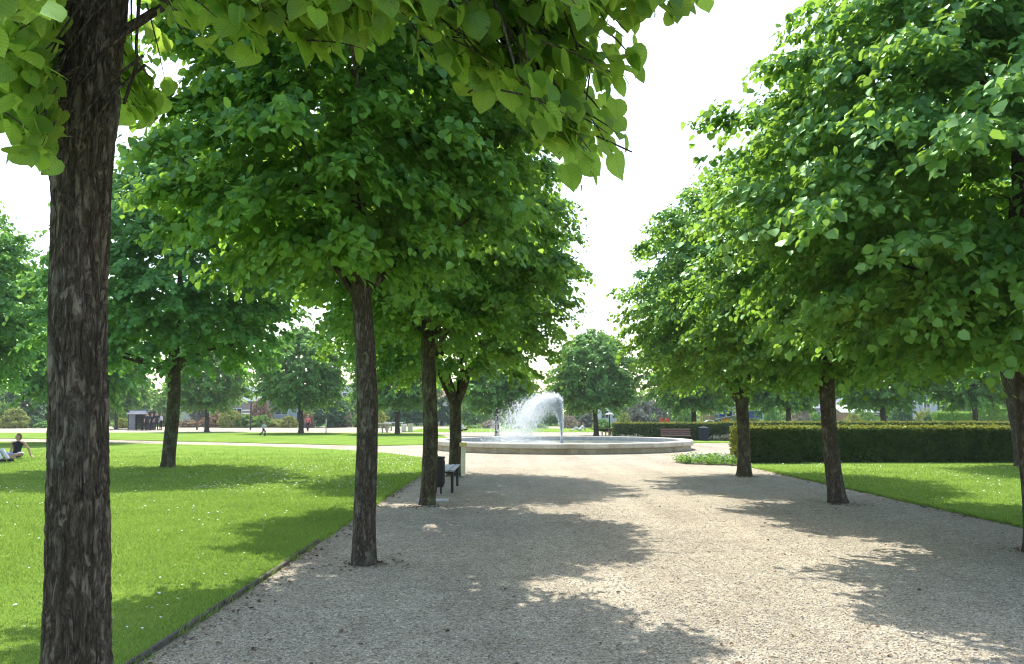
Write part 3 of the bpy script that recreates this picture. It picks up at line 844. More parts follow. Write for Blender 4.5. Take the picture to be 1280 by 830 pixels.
# ---------------------------------------------------------------- alley limes
ALLEY = 'lime trees lining the gravel walk'
cA, bA = make_crown('crown', 101, 2.2, 3.2, 8.3, 5400, 12, .100, .5, PROF_BOX, 135, shelf=1.15)
cB, bB = make_crown('crown', 102, 2.55, 3.0, 8.3, 5200, 12, .106, .52, PROF_BOX, 145, shelf=1.15)
cC, bC = make_crown('crown', 103, 3.4, 2.5, 9.0, 6000, 12, .12, .6, PROF_BOX, 165, hollow=1.6, shelf=1.15)
cD, bD = make_crown('crown', 104, 3.2, 2.4, 8.6, 5600, 12, .116, .6, PROF, 165, hollow=1.3, shelf=1.15)
cE, bE = make_crown('crown', 105, 3.45, 2.55, 9.2, 9000, 12, .110, .55, PROF_CONE, 180, shelf=1.15)
cR, bR = make_crown('crown', 106, 2.55, 2.5, 8.4, 4600, 12, .108, .52, PROF_CONE, 145, shelf=1.15)
tA = trunk_mesh(11, .118, 2.9, 6.8, (-.10, 0), bA, 4, 1.1, n=28, rough=.07, rtop=.8, flare=.16)
tB = trunk_mesh(12, .135, 2.9, 6.8, (0.0, 0), bB, 4, 1.2, n=24, rough=.06, rtop=.85, flare=.2)
tC = trunk_mesh(13, .155, 2.15, 6.2, (.05, 0), bC, 0, 1.7, n=24, rough=.05, multi=6, rtop=.9)
tD = trunk_mesh(14, .165, 2.15, 6.0, (-.04, 0), bD, 0, 1.7, n=24, rough=.05, multi=6, rtop=.9)
tE = trunk_mesh(15, .15, 2.9, 7.2, (.04, 0), bE, 4, 1.3, n=24, rough=.05, rtop=.8)
tF = trunk_mesh(16, .145, 2.8, 6.8, (-.17, 0), bB, 4, 1.2, n=24, rough=.05, rtop=.8)

x, y = ground_at(459, 705)
plant_tree('lime_tree', x, y, tA, cA, M['bark'], M['leaf_lime'], 'lime tree on the gravel with a slim flaky grey-brown trunk', 'tree', ALLEY, 0, crown_off=(-.35, 0, .15))
x, y = ground_at(535, 631)
plant_tree('lime_tree', x, y, tB, cB, M['bark_green'], M['leaf_lime'], 'lime tree with a straight greenish trunk standing right in front of the black litter bin', 'tree', ALLEY, 0, crown_off=(-.1, 0, .25), crown_rz=1.0)
x, y = ground_at(567, 594)
plant_tree('lime_tree', x, y, tC, cC, M['bark_green'], M['leaf_lime'], 'lime tree forking into many limbs beside the pale yellow post', 'tree', ALLEY, .4, crown_off=(.0, 0, .1))
x, y = ground_at(930, 595)
plant_tree('lime_tree', x, y, tD, cD, M['bark_green'], M['leaf_lime'], 'lime tree forking low into many limbs beside the end of the dark hedge', 'tree', ALLEY, .9)
x, y = ground_at(1047, 628)
plant_tree('lime_tree', x, y, tF, cR, M['bark'], M['leaf_lime'], 'lime tree with a leaning brown trunk at the edge of the right lawn', 'tree', ALLEY, 0, (1.0, 1.0, 1.02), crown_rz=2.3, crown_off=(-.05, 0, -.05))
x, y = ground_at(1298, 690)
plant_tree('lime_tree', x, y, tE, cE, M['bark'], M['leaf_lime'], 'nearest big lime tree on the right, its trunk cut by the right photo edge', 'tree', ALLEY, 0, crown_off=(-.05, 0, .05))

# lawn trees of the outer rows
cL, bL = make_crown('crown', 111, 3.9, 3.0, 10.8, 4200, 13, .16, .8, PROF, 190, hollow=.8)
tL = trunk_mesh(17, .20, 3.0, 8.0, (.05, 0), bL, 5, 2.2, n=24, rough=.05, flare=.22, rtop=.75)
cL2, bL2 = make_crown('crown', 112, 3.6, 3.2, 9.6, 3600, 13, .165, .8, PROF, 180, hollow=.6)
tL2 = trunk_mesh(18, .26, 3.1, 8.0, (-.42, 0), bL2, 5, 2.2, n=24, rough=.05, rtop=.85)
x, y = ground_at(211, 585)
plant_tree('park_tree', x, y, tL, cL, M['bark_green'], M['leaf_lawn'], 'broad spreading tree alone in the left lawn with a low limb reaching right', 'tree', 'big trees standing in the lawns', 0, crown_off=(.1, 0, 0))
x, y = ground_at(1284, 584)
plant_tree('park_tree', x, y, tL2, cL2, M['bark'], M['leaf_lawn'], 'stout tree in the right lawn before the long hedge at the right photo edge', 'tree', 'big trees standing in the lawns', 0)
plant_tree('park_tree', side(-95, 30), 30, tL, cL, M['bark_green'], M['leaf_lawn'], 'tree whose light leafy crown pokes in at the left photo edge, trunk out of view', 'tree', 'big trees standing in the lawns', 2.2)

# trees of the far ring and beyond the hedges
cF1, bF1 = make_crown('crown', 121, 3.6, 2.45, 7.7, 2400, 12, .21, .8, PROF_ROUND, 110, inner=.3, fill=.42)
cF2, bF2 = make_crown('crown', 122, 3.9, 2.5, 8.6, 2600, 12, .21, .8, PROF_ROUND, 110, inner=.3, fill=.42)
tF1 = trunk_mesh(21, .19, 2.3, 6.0, (0, 0), bF1, 5, 1.9, n=14, nbranch=26)
tF2 = trunk_mesh(22, .21, 2.3, 6.5, (.08, 0), bF2, 5, 2.0, n=14, nbranch=26)
FAR = [  # px, base y, kind, scale, label
    (145, 536.5, 0, .95, 'far tree with thin pale trunk just right of the big foreground trunk'),
    (258, 540, 1, 1.0, 'far tree with forked trunk standing right of the long low bench'),
    (376, 542, 1, 1.05, 'far hazy tree beside the person in the red top'),
    (497, 543, 0, 1.05, 'far tree whose trunk stands between the ping-pong table and white bins'),
    (621, 545, 0, .88, 'small round tree behind the left side of the fountain spray'),
    (745, 545, 1, .93, 'round tree on the plaza directly behind the fountain, right of the water jet'),
    (868, 546, 1, .95, 'dark tree behind the brown bench hedge, left of the play tower'),
    (987, 546, 0, 1.0, 'tree behind the far hedge, right of the blue play panels'),
    (1105, 546, 1, 1.0, 'tree behind the far hedge, left of the rounded dark bush'),
    (1220, 546, 0, 1.05, 'tree between the two light green tall hedges on the right'),
]
for i, (px, py, k, s, lab) in enumerate(FAR):
    x, y = ground_at(px, py)
    plant_tree('park_tree', x, y, (tF1, tF2)[k], (cF1, cF2)[k], M['bark'], M['leaf_far'], lab, 'tree', 'trees of the far ring', i * 1.7, (s, s, s))
x = side(92, 48)
plant_tree('park_tree', x, 48, tF2, cF2, M['bark'], M['leaf_lawn'], 'pale leafy tree seen behind and left of the big foreground trunk', 'tree', 'trees of the far ring', .5, (1.02, 1.02, 1.12))

# backdrop trees
cG1, bG1 = make_crown('crown', 131, 4.0, .9, 8.0, 800, 12, .34, 1.0, PROF_DOME, 70)
cG2, bG2 = make_crown('crown', 132, 4.6, 1.2, 9.0, 900, 12, .34, 1.1, PROF, 60)
tG = trunk_mesh(23, .25, 2.2, 6.5, (0, 0), bG1, 3, 1.8, n=10, nbranch=14)
BACK = [  # px, distance, kind, scale, material, label
    (28, 108, 0, .80, 'leaf_dark', 'big blue-green bushy tree at the far left behind the seated person'),
    (62, 112, 0, .72, 'leaf_dark', 'smaller blue-green bushy tree touching the left of the foreground trunk'),
    (128, 128, 1, .85, 'leaf_far', 'backdrop tree behind the thin pale trunk left of the shelter'),
    (180, 124, 0, .80, 'leaf_fresh', 'light green backdrop tree rising above the grey slatted shelter'),
    (222, 132, 1, .80, 'leaf_far', 'backdrop tree behind the spreading lawn tree'),
    (282, 142, 1, .66, 'leaf_far', 'backdrop tree above the pinkish shrubs'),
    (335, 150, 0, .74, 'leaf_far', 'backdrop tree behind the signpost'),
    (409, 104, 0, .66, 'leaf_dark', 'round dark evergreen behind the slender white post'),
    (462, 140, 1, .9, 'leaf_far', 'backdrop tree right of the tall white building'),
    (512, 118, 0, .78, 'leaf_dark', 'dark backdrop tree behind the white bins'),
    (552, 122, 1, .82, 'leaf_dark', 'dark backdrop tree between the two nearest alley trunks'),
    (594, 116, 0, .62, 'leaf_far', 'low backdrop tree left of the fountain spray'),
    (645, 130, 0, .50, 'leaf_far', 'low backdrop tree behind the fountain plume'),
    (688, 124, 0, .52, 'leaf_far', 'low backdrop tree just left of the water jet top'),
    (722, 138, 0, .62, 'leaf_dark', 'backdrop tree behind the reclining sunbather'),
    (792, 128, 0, .68, 'leaf_fresh', 'pale green backdrop tree left of the plum-coloured bush'),
    (846, 118, 0, .62, 'leaf_fresh', 'fresh green rounded tree just behind the red play seat'),
    (905, 132, 1, .85, 'leaf_far', 'backdrop tree behind the play tower'),
    (958, 126, 1, .80, 'leaf_far', 'backdrop tree right of the alley tree at the hedge end'),
    (1012, 138, 0, .80, 'leaf_far', 'backdrop tree left of the leaning alley trunk'),
    (1062, 132, 0, .72, 'leaf_far', 'backdrop tree right of the leaning alley trunk'),
    (1128, 140, 1, .80, 'leaf_dark', 'dark backdrop tree left of the pale gable'),
    (1192, 136, 1, .85, 'leaf_far', 'backdrop tree behind the left light green hedge'),
    (1252, 128, 0, .95, 'leaf_dark', 'dark backdrop tree at the far right behind the taller hedge'),
    (110, 118, 0, .62, 'leaf_fresh', 'light green low tree just left of the thin pale trunk'),
    (205, 112, 0, .55, 'leaf_fresh', 'light green low tree hidden behind the shelter group'),
    (262, 150, 1, .85, 'leaf_fresh', 'pale backdrop tree rising behind the forked far trunk'),
    (312, 158, 0, .85, 'leaf_fresh', 'pale backdrop tree directly behind the tall signpost'),
    (372, 156, 1, .80, 'leaf_fresh', 'pale backdrop tree behind the hazy far tree'),
    (440, 120, 0, .62, 'leaf_fresh', 'light green low tree below the tall white building'),
    (482, 124, 0, .66, 'leaf_fresh', 'light green low tree behind the ping-pong table'),
    (572, 140, 1, .80, 'leaf_fresh', 'pale backdrop tree behind the forked alley trunk'),
    (618, 142, 0, .66, 'leaf_fresh', 'pale backdrop tree behind the small round tree'),
    (670, 150, 0, .60, 'leaf_fresh', 'pale backdrop tree behind the top of the fountain plume'),
    (765, 150, 1, .70, 'leaf_fresh', 'pale backdrop tree behind the lamp post'),
    (930, 112, 0, .58, 'leaf_fresh', 'light green low tree behind the climbing frame'),
    (1000, 118, 0, .56, 'leaf_fresh', 'light green low tree behind the pink flowering bush'),
    (1100, 124, 0, .66, 'leaf_fresh', 'light green low tree right of the brown low building'),
    (-20, 120, 1, .95, 'leaf_far', 'backdrop tree at the extreme left edge of the photo'),
]
for i, (px, d, k, s, mt, lab) in enumerate(BACK):
    plant_tree('background_tree', side(px, d), d, tG, (cG1, cG2)[k], M['bark'], M[mt], lab, 'tree', 'trees of the far backdrop', i * 2.1, (s, s, s))

# shrubs
sA, _ = make_crown('foliage', 141, 1.0, 0.0, 1.0, 330, 12, .10, .25, PROF_BUSH, 40, inner=.5)
sB, _ = make_crown('foliage', 142, 1.0, 0.0, 1.0, 300, 12, .11, .25, PROF_BUSH, 28, inner=.5)
st = trunk_mesh(24, .05, .25, .7, (0, 0), None, 5, .5, n=8, nbranch=0)
SHRUBS = [  # px centre, distance, half width px, top y, material, label
    (4, 104, 14, 503, 'leaf_fresh', 'bright green shrub at the far left edge of the photo'),
    (20, 98, 16, 512, 'leaf_gold', 'rounded olive-gold shrub behind the head of the seated person'),
    (40, 100, 12, 520, 'leaf_dark', 'low dark shrub left of the big foreground trunk'),
    (57, 99, 12, 527, 'leaf_far', 'low flat-topped green shrub touching the left of the foreground trunk'),
    (155, 104, 10, 508, 'leaf_fresh', 'green shrub left of the slatted shelter'),
    (154, 97, 8, 524, 'leaf_gold', 'small golden shrub in front of the green shrub by the shelter'),
    (236, 104, 12, 525, 'leaf_red', 'low rusty shrub behind the long bench'),
    (249, 110, 10, 507, 'leaf_plum', 'greyish shrub left of the forked far trunk'),
    (270, 104, 14, 516, 'leaf_red', 'low rusty-pink shrub right of the forked far trunk'),
    (277, 112, 10, 503, 'leaf_fresh', 'tall pale shrub behind the rusty-pink shrub'),
    (290, 102, 13, 512, 'leaf_gold', 'yellow-green domed shrub left of the signpost'),
    (308, 102, 14, 519, 'leaf_fresh', 'wide green shrub behind the signpost'),
    (327, 103, 12, 519, 'leaf_fresh', 'green domed shrub behind the running child'),
    (325, 112, 13, 502, 'leaf_red', 'tall reddish shrub right of the signpost'),
    (347, 103, 12, 524, 'leaf_gold', 'low yellow-green shrub right of the running child'),
    (362, 102, 10, 521, 'leaf_gold', 'yellow-green shrub left of the hazy far trunk'),
    (384, 100, 7, 513, 'leaf_red', 'orange-brown shrub behind the person in the red top'),
    (427, 106, 12, 512, 'leaf_pink', 'pinkish-cream flowering shrub below the white building'),
    (452, 106, 10, 516, 'leaf_far', 'green shrub seen just left of the slim alley trunk'),
    (471, 100, 12, 512, 'leaf_gold', 'golden-leaved shrub above the ping-pong table'),
    (592, 97, 9, 531, 'leaf_fresh', 'low green shrub left of the fountain spray'),
    (612, 98, 10, 526, 'leaf_pink', 'pale flowering shrub left of the small round tree'),
    (640, 98, 12, 530, 'leaf_fresh', 'low green shrub behind the fountain spray'),
    (672, 98, 12, 530, 'leaf_fresh', 'low green shrub left of the water jet'),
    (711, 97, 10, 519, 'leaf_pink', 'cream flowering shrub right of the water jet'),
    (733, 102, 11, 519, 'leaf_plum', 'greyish shrub behind the reclining sunbather'),
    (752, 97, 10, 524, 'leaf_fresh', 'light green shrub left of the lamp post'),
    (779, 92, 10, 518, 'leaf_gold', 'yellow-green shrub above the left end of the far hedge'),
    (811, 100, 24, 500, 'leaf_plum', 'large plum-grey bush above the far hedge'),
    (858, 88, 12, 512, 'leaf_fresh', 'light green shrub just left of the play tower'),
    (962, 92, 12, 506, 'leaf_far', 'rounded green bush right of the blue play panels'),
    (1002, 96, 10, 510, 'leaf_pink', 'pink flowering bush behind the long hedge'),
    (1018, 98, 9, 516, 'leaf_far', 'green bush left of the leaning alley trunk, above the hedge'),
    (1066, 90, 11, 518, 'leaf_gold', 'yellowish low bush right of the leaning alley trunk'),
    (1084, 94, 12, 514, 'leaf_fresh', 'pale green bush below the brown low building'),
    (1128, 84, 15, 506, 'leaf_dark', 'rounded dark bush right of the far tree trunk'),
    (1155, 86, 11, 513, 'leaf_gold', 'yellow-green bush under the pale gable'),
    (1161, 78, 6, 520, 'leaf_dark', 'tiny dark blue-green bush left of the light green hedge'),
]
for i, (px, d, hw, top, mt, lab) in enumerate(SHRUBS):
    w = hw * d / F * 1.12; h = (EYE - (top - 518) * d / F) * 1.1
    root = empty('shrub', (side(px, d), d, 0)); tag(root, lab, 'shrub', 'shrubs of the far beds')
    f_ = link('foliage', (sA, sB)[i % 2], M[mt], root); f_.scale = (w * 1.12, max(w, .8), h); f_.rotation_euler.z = i * 1.3
    s_ = link('stems', st, M['bark'], root); s_.scale = (w, w, h * .9)
# purple/pale groundcover in front of the far hedge
rng = np.random.default_rng(51)
for (px, lab) in ((783, 'low grey-green plants at the foot of the far hedge, left of the brown bench'), (908, 'low grey plants at the foot of the far hedge, right of the litter bin')):
    n = 130
    P = np.stack([rng.normal(0, .42, n), rng.normal(0, .18, n), np.full(n, .02)], 1); D = rng.normal(0, .5, (n, 3)); D[:, 2] = 1
    V, Fc = sprays_to_leaves(rng, P, D, rng.uniform(.2, .4, n), 8, .09, .05, .1)
    o = link('plant_clump', mesh_np('clump', V, Fc), M['leaf_plum']); o.location = (side(px, 50.6), 50.7, .02); tag(o, lab, 'plants')

# a distant belt of trees that closes the horizon
rng = np.random.default_rng(52); n = 5200
a = rng.uniform(-.78, .78, n); d = rng.uniform(180, 230, n)
h = np.array([mnoise.noise(Vector((q * 14, 1.0, 0))) for q in a]) * 1.6 + 6.0
P = np.stack([np.tan(a) * d, d, rng.uniform(0, 1, n) * h], 1); D = rng.normal(0, 1, (n, 3)); D[:, 2] += .3
V, Fc = sprays_to_leaves(rng, P, D, rng.uniform(.8, 1.4, n), 8, .9, .3, .4)
tag(link('far_wood', mesh_np('far_wood', V, Fc), M['leaf_far']), 'distant low belt of trees along the horizon', 'woods', kind='stuff')

# ---------------------------------------------------------------- the near lime, built in detail
TX, TY = -1.50, 3.0
root = empty('lime_tree', (TX, TY, 0)); tag(root, 'nearest lime tree with thick rough bark in the left foreground, its leaves overhanging the view', 'tree', ALLEY)
NS, NR = 150, 520
zz = np.linspace(-.1, 3.55, NR); ww = np.linspace(0, 2 * PI, NS, endpoint=False)
V = np.zeros((NR, NS, 3))
for i, z in enumerate(zz):
    r0 = float(np.interp(z, [0, .7, 1.36, 2.1, 2.8, 3.1, 3.5], [.118, .108, .097, .089, .099, .112, .125])) + .05 * math.exp(-max(z, 0) / .18)
    cx = -.068 * (z / 3.1) + .012 * math.sin(z * 2.1); cy = .012 * math.cos(z * 1.7)
    for j, w in enumerate(ww):
        dx, dy = math.cos(w), math.sin(w)
        r = r0
        # knots
        for kz, kw, ka, ks in ((2.52, PI * 1.02, .022, .10), (2.72, -.12, .020, .09), (2.30, -.9, .010, .08), (1.35, -1.25, .006, .06), (2.60, 3.9, .012, .07)):
            dw = math.atan2(math.sin(w - kw), math.cos(w - kw))
            r += ka * math.exp(-((z - kz) / ks) ** 2 - (dw / .55) ** 2)
        q = Vector((dx * 1.5, dy * 1.5, z * 1.1)); r += .007 * mnoise.noise(q) + .004 * mnoise.noise(q * 2.7)
        # wavering vertical ridges split by narrow cracks, with small flakes
        wob = mnoise.noise(Vector((dx * 3, dy * 3, z * 3.0)))
        n1 = mnoise.noise(Vector((dx * 5.2 + wob * .5, dy * 5.2, z * 2.6 + wob)))
        n2 = mnoise.noise(Vector((dx * 11 + wob * .6, dy * 11, z * 6.0 + 7)))
        n3 = mnoise.noise(Vector((dx * 24, dy * 24, z * 15 + 3)))
        r += .0085 * (min(1.0, abs(n1) / .20) - .7) + .0050 * (min(1.0, abs(n2) / .22) - .7) + .0030 * (min(1.0, abs(n3) / .25) - .6) + .0018 * mnoise.noise(Vector((dx * 40, dy * 40, z * 40)))
        V[i, j] = (cx + dx * r, cy + dy * r, z)
idx = np.arange(NR * NS).reshape(NR, NS)
Fq = np.stack([idx[:-1], np.roll(idx[:-1], -1, 1), np.roll(idx[1:], -1, 1), idx[1:]], -1).reshape(-1, 4)
link('trunk', mesh_np('trunk', V.reshape(-1, 3), Fq, smooth=True), M['bark_near'], root)

# limbs, out of the trunk head
limb = MB()
def arch(p0, p1, r0, r1, sag=.1, m=10, n=10, mb=limb):
    p0, p1 = Vector(p0), Vector(p1); pts, rr = [], []
    for k in range(m + 1):
        s = k / m; p = p0.lerp(p1, s); p.z += sag * math.sin(PI * s)
        p += Vector((mnoise.noise(p * 3), mnoise.noise(p * 3 + Vector((5, 1, 2))), 0)) * .05 * math.sin(PI * s)
        pts.append(p); rr.append(r0 + (r1 - r0) * s ** .8)
    mb.tube(pts, rr, n, True, lambda p, d, i, w: 1 + .12 * mnoise.noise(Vector((d.x * 3, d.y * 3, p.z * 4))))
    return pts
limb_pts = []
top = Vector((-.08, 0, 3.45))
for a, rr, zt_, r in ((.15, 1.9, 4.3, .06), (.75, 1.7, 5.0, .055), (-.5, 1.7, 4.6, .055), (1.7, 1.5, 5.4, .06), (2.7, 1.6, 4.6, .055), (3.5, 1.4, 4.3, .05), (-1.4, 1.5, 5.2, .055)):
    limb_pts += arch(top + Vector((math.cos(a) * .05, math.sin(a) * .05, -.1)), (math.cos(a) * rr, math.sin(a) * rr, zt_), r, .015, .12)
arch(top - Vector((0, 0, .2)), (-.02, .05, 6.2), .10, .02, 0, 12)
limb_pts += arch((-.12, .02, 3.02), (-.62, .25, 3.35), .035, .012, .05)      # limb leaving left at the top of the view
limb_pts += arch((.02, -.02, 2.98), (.42, .3, 3.42), .022, .008, .03)

rng = np.random.default_rng(61)
org = np.array([TX, TY, 0.0])
PS, DS, LS = [], [], []
def region(poly, n, d0, d1, spread=24):
    """leafy twigs in loose clusters filling one hanging part of the crown"""
    xs = [p[0] for p in poly]; ys = [p[1] for p in poly]; got = 0; tries = 0
    while got < n and tries < n * 60:
        tries += 1
        px, py = rng.uniform(min(xs), max(xs)), rng.uniform(min(ys), max(ys))
        if not inside(poly, np.array([px]), np.array([py]))[0]: continue
        dc = rng.uniform(d0, d1)
        for _q in range(int(rng.integers(4, 8))):
            qx, qy = px + rng.normal(0, spread), py + rng.normal(0, spread * .7)
            if not inside(poly, np.array([qx]), np.array([qy]))[0]: continue
            tip = space_at(qx, qy, dc + rng.normal(0, .09))
            out = tip - org; out[2] = 0; out = out / max(np.linalg.norm(out), .2)
            D = out * .8 + np.array([0, 0, -.55]) + rng.normal(0, .35, 3); D /= np.linalg.norm(D)
            L = rng.uniform(.13, .26)
            PS.append(tip - D * L * .85 - org + np.array([0, 0, .06])); DS.append(D); LS.append(L); got += 1
region([(-40, -30), (62, -30), (60, 40), (58, 120), (66, 185), (40, 165), (-40, 120)], 120, 2.2, 3.0)
region([(28, 120), (66, 120), (66, 215), (46, 222), (28, 180)], 18, 2.4, 2.9)
region([(-40, -30), (30, -30), (45, 5), (10, 30), (-40, 20)], 9, 1.45, 1.7)
region([(160, 70), (212, 85), (205, 120), (182, 155), (160, 135)], 16, 3.1, 3.5, 16)
region([(172, -30), (235, -30), (220, -5), (175, 0)], 8, 3.0, 3.4, 12)
region([(225, -30), (520, -30), (500, 45), (470, 55), (450, 110), (420, 70), (405, 55), (345, 68), (338, 100), (318, 92), (300, 48), (245, 45), (220, 25)], 120, 2.2, 3.1)
region([(520, -30), (820, -30), (812, 0), (765, 60), (690, 38), (600, 42), (520, 48)], 78, 2.3, 3.0)
region([(600, 50), (680, 45), (755, 78), (785, 66), (792, 88), (768, 104), (730, 96), (690, 124), (735, 160), (782, 166), (788, 176), (740, 188), (722, 204), (700, 172), (650, 128), (610, 112)], 78, 2.45, 2.95, 18)
region([(520, 45), (600, 45), (610, 100), (560, 80)], 12, 2.45, 2.95)
region([(800, -30), (900, -30), (890, -10), (845, 8), (812, 0)], 16, 2.5, 2.8, 14)
nvis = len(PS)
# the rest of the crown, above and beside the view
cnt = 0
while cnt < 1500:
    q = rng.uniform(-1, 1, 3)
    r = np.linalg.norm(q)
    if r > 1 or r < .45: continue
    p = np.array([q[0] * 2.45, q[1] * 2.45, 5.7 + q[2] * 2.7])
    w = p + org
    dd = max(w[1], .0)
    if w[1] > .3 and abs(w[0] / w[1] + .5) < .13 and w[1] < 3.1: continue
    if w[2] < EYE + dd * .545 + .28 or w[2] < 2.45 + (.5 if dd < 1.2 else 0): continue
    D = np.array([q[0], q[1], -.15 + .5 * q[2]]) + rng.normal(0, .35, 3)
    PS.append(p); DS.append(D / np.linalg.norm(D)); LS.append(rng.uniform(.3, .5)); cnt += 1
PS, DS, LS = np.array(PS), np.array(DS), np.array(LS)
Va, Fa = sprays_to_leaves(rng, PS[:nvis], DS[:nvis], LS[:nvis], 6, .072, .25, .75, LN_V, LN_F, lift=.9)
Vb, Fb = sprays_to_leaves(rng, PS[nvis:], DS[nvis:], LS[nvis:], 11, .10, .3, .6, LN_V, LN_F)
UVa = np.tile(LN_UV, (len(Va) // len(LN_V), 1)); UVb = np.tile(LN_UV, (len(Vb) // len(LN_V), 1))
def clear_of_trunk(V):
    """no leaves on the bare trunk or close in front of it"""
    k = len(LN_V); Q = V.reshape(-1, k, 3).mean(1) + org
    hit = (Q[:, 1] > .2) & (Q[:, 1] < 3.08) & (np.abs(Q[:, 0] / np.maximum(Q[:, 1], .2) + .498) < .062) & (Q[:, 2] < 3.6)
    V2 = V.reshape(-1, k, 3)[~hit]; n = len(V2)
    return V2.reshape(-1, 3), (LN_F[None] + (np.arange(n) * k)[:, None, None]).reshape(-1, 3)
Va, Fa = clear_of_trunk(Va); Vb, Fb = clear_of_trunk(Vb)
UVa = np.tile(LN_UV, (len(Va) // len(LN_V), 1)); UVb = np.tile(LN_UV, (len(Vb) // len(LN_V), 1))
V, Fc = merge([(Va, Fa), (Vb, Fb)])
link('crown', mesh_np('crown', V, Fc, smooth=True, uv=np.concatenate([UVa, UVb])), M['leaf_near'], root)
# twigs that carry the hanging leaves
tw = limb
for i in range(nvis):
    p0, D, L = Vector(PS[i]), Vector(DS[i]), float(LS[i])
    pts = [p0 + D * L * s - Vector((0, 0, .25 * L * s * s)) for s in (0, .35, .7, 1)]
    tw.tube(pts, [.0035, .003, .0022, .0012], 5, False)
    if i % 3 == 0:
        up = p0 + Vector((-D.x * .25 + rng.normal(0, .05), -D.y * .25, .35))
        tw.tube([up, (up + p0) / 2 + Vector((0, 0, .03)), p0], [.006, .0045, .0035], 5, False)
for px_pts in ([(430, -20, 2.6), (440, 60, 2.6), (448, 110, 2.62)], [(660, -20, 2.7), (668, 60, 2.7), (650, 130, 2.7)], [(600, -25, 2.7), (680, 90, 2.7), (735, 165, 2.72), (790, 190, 2.75)], [(175, -20, 2.9), (170, 60, 2.9), (172, 78, 2.9), (190, 100, 2.95)], [(30, -20, 2.6), (35, 110, 2.6), (55, 215, 2.65)], [(172, 78, 2.9), (155, 130, 2.9)], [(60, -30, 2.9), (100, 20, 2.95)]):
    tw.tube([Vector(space_at(*q) - org) for q in px_pts], [.008, .006, .004, .003][:len(px_pts)], 6, False)
limb.build('limbs', M['bark_near'], root, True)
# ---------------------------------------------------------------- small things by the alley
# litter bin behind the second left trunk
bx, by = -1.52, 17.0
root = empty('litter_bin', (bx, by, 0)); tag(root, 'black cylindrical litter bin standing behind the alley trunk at the bench', 'litter bin')
mb = MB(); mb.lathe([(.15, .16), (.165, .20), (.17, .70), (.165, .72), (.15, .70), (.14, .22)], 28)
for k in range(26):
    a = 2 * PI * k / 26; mb.box((.172 * math.cos(a), .172 * math.sin(a), .45), (.012, .024, .46), rz=a)
mb.build('body', M['black_metal'], root)
mb = MB(); mb.lathe([(.135, .722), (.182, .722), (.186, .74), (.182, .757), (.14, .757)], 28); mb.build('rim', M['black_metal'], root)
for k in range(3):
    a = 2 * PI * k / 3 + .5; mb = MB(); mb.tube([(.11 * math.cos(a), .11 * math.sin(a), .02), (.11 * math.cos(a), .11 * math.sin(a), .18)], .022, 8); mb.build('leg', M['black_metal'], root)
root = empty('paper_bag', (bx - .03, by, .70)); tag(root, 'crumpled brown paper bag sticking out of the black litter bin', 'bag')
mb = MB(); mb.tube([(0, 0, 0), (.01, 0, .08), (0, .01, .15), (.012, 0, .21)], [.05, .06, .055, .035], 9, True, lambda p, d, i, w: 1 + .3 * mnoise.noise(Vector((d.x * 3, d.y * 3, p.z * 22)))); mb.build('bag', M['paper_brown'], root)
mb = MB(); mb.box((-1.47, 15.75, .012), (.60, .34, .05), bev=.012)
tag(mb.build('paving_slab', M['concrete']), 'pale concrete slab set in the gravel at the foot of the trunk before the bin', 'slab')

# backless bench seen end on
root = empty('bench', (-1.40, 18.3, 0)); tag(root, 'backless bench with grey slats and black legs, beyond the black litter bin', 'bench')
for k in range(4):
    mb = MB(); mb.box((-.165 + .11 * k, 0, .455), (.095, 2.0, .035), bev=.006); mb.build('slat', M['bench_grey'], root)
for yy in (-.8, .8):
    mb = MB(); mb.box((-.17, yy, .215), (.055, .07, .43), bev=.006); mb.build('leg', M['black_metal'], root)
    mb = MB(); mb.box((.17, yy, .215), (.055, .07, .43), bev=.006); mb.build('leg', M['black_metal'], root)
    mb = MB(); mb.box((0, yy, .415), (.283, .06, .04), bev=.004); mb.build('cross_bar', M['black_metal'], root)

root = empty('post', (-1.27, 22.1, 0)); tag(root, 'short pale yellow square post with a yellow cap beside the forked alley tree', 'post')
mb = MB(); mb.box((0, 0, .38), (.11, .11, .78), bev=.008); mb.build('shaft', M['pale_yellow'], root)
mb = MB(); mb.box((0, 0, .82), (.19, .17, .10), bev=.012); mb.build('cap', M['yellow'], root)

# brown bench before the far hedge
def park_bench(x, y, rz, wdt, label, mat, back=True, h=.44):
    root = empty('park_bench', (x, y, 0), rz); tag(root, label, 'bench')
    mb = MB()
    for k in range(3): mb.box((0, -.16 + .15 * k, h), (wdt, .12, .04), bev=.006)
    mb.build('seat', mat, root)
    if back:
        mb = MB()
        for k in range(3): mb.box((0, .24 + .025 * k, h + .11 + .125 * k), (wdt, .035, .095), rx=-.18, bev=.006)
        mb.build('backrest', mat, root)
    for sx in (-wdt * .42, wdt * .42):
        mb = MB(); mb.box((sx, 0, h / 2 - .02), (.06, .38, h - .04), bev=.006)
        if back: mb.box((sx, .31, h / 2 + .18), (.05, .05, h + .34), rx=-.18, bev=.004)
        mb.build('leg', M['black_metal'], root)
    return root
park_bench(side(845, 50), 50.0, 0, 1.75, 'plum-brown slatted bench with backrest in front of the far hedge', M['bench_brown'], h=.34)
root = empty('litter_bin', (side(880, 50.8), 50.9, 0)); tag(root, 'dark blue-grey litter bin against the far hedge right of the brown bench', 'litter bin')
mb = MB(); mb.lathe([(.26, .05), (.29, .08), (.29, .78), (.25, .80), (.25, .1)], 20); mb.build('body', M['bin_blue'], root)
mb = MB(); mb.lathe([(.0, .88), (.2, .86), (.31, .80), (.31, .785), (.0, .785)], 20); mb.build('lid', M['bin_blue'], root)

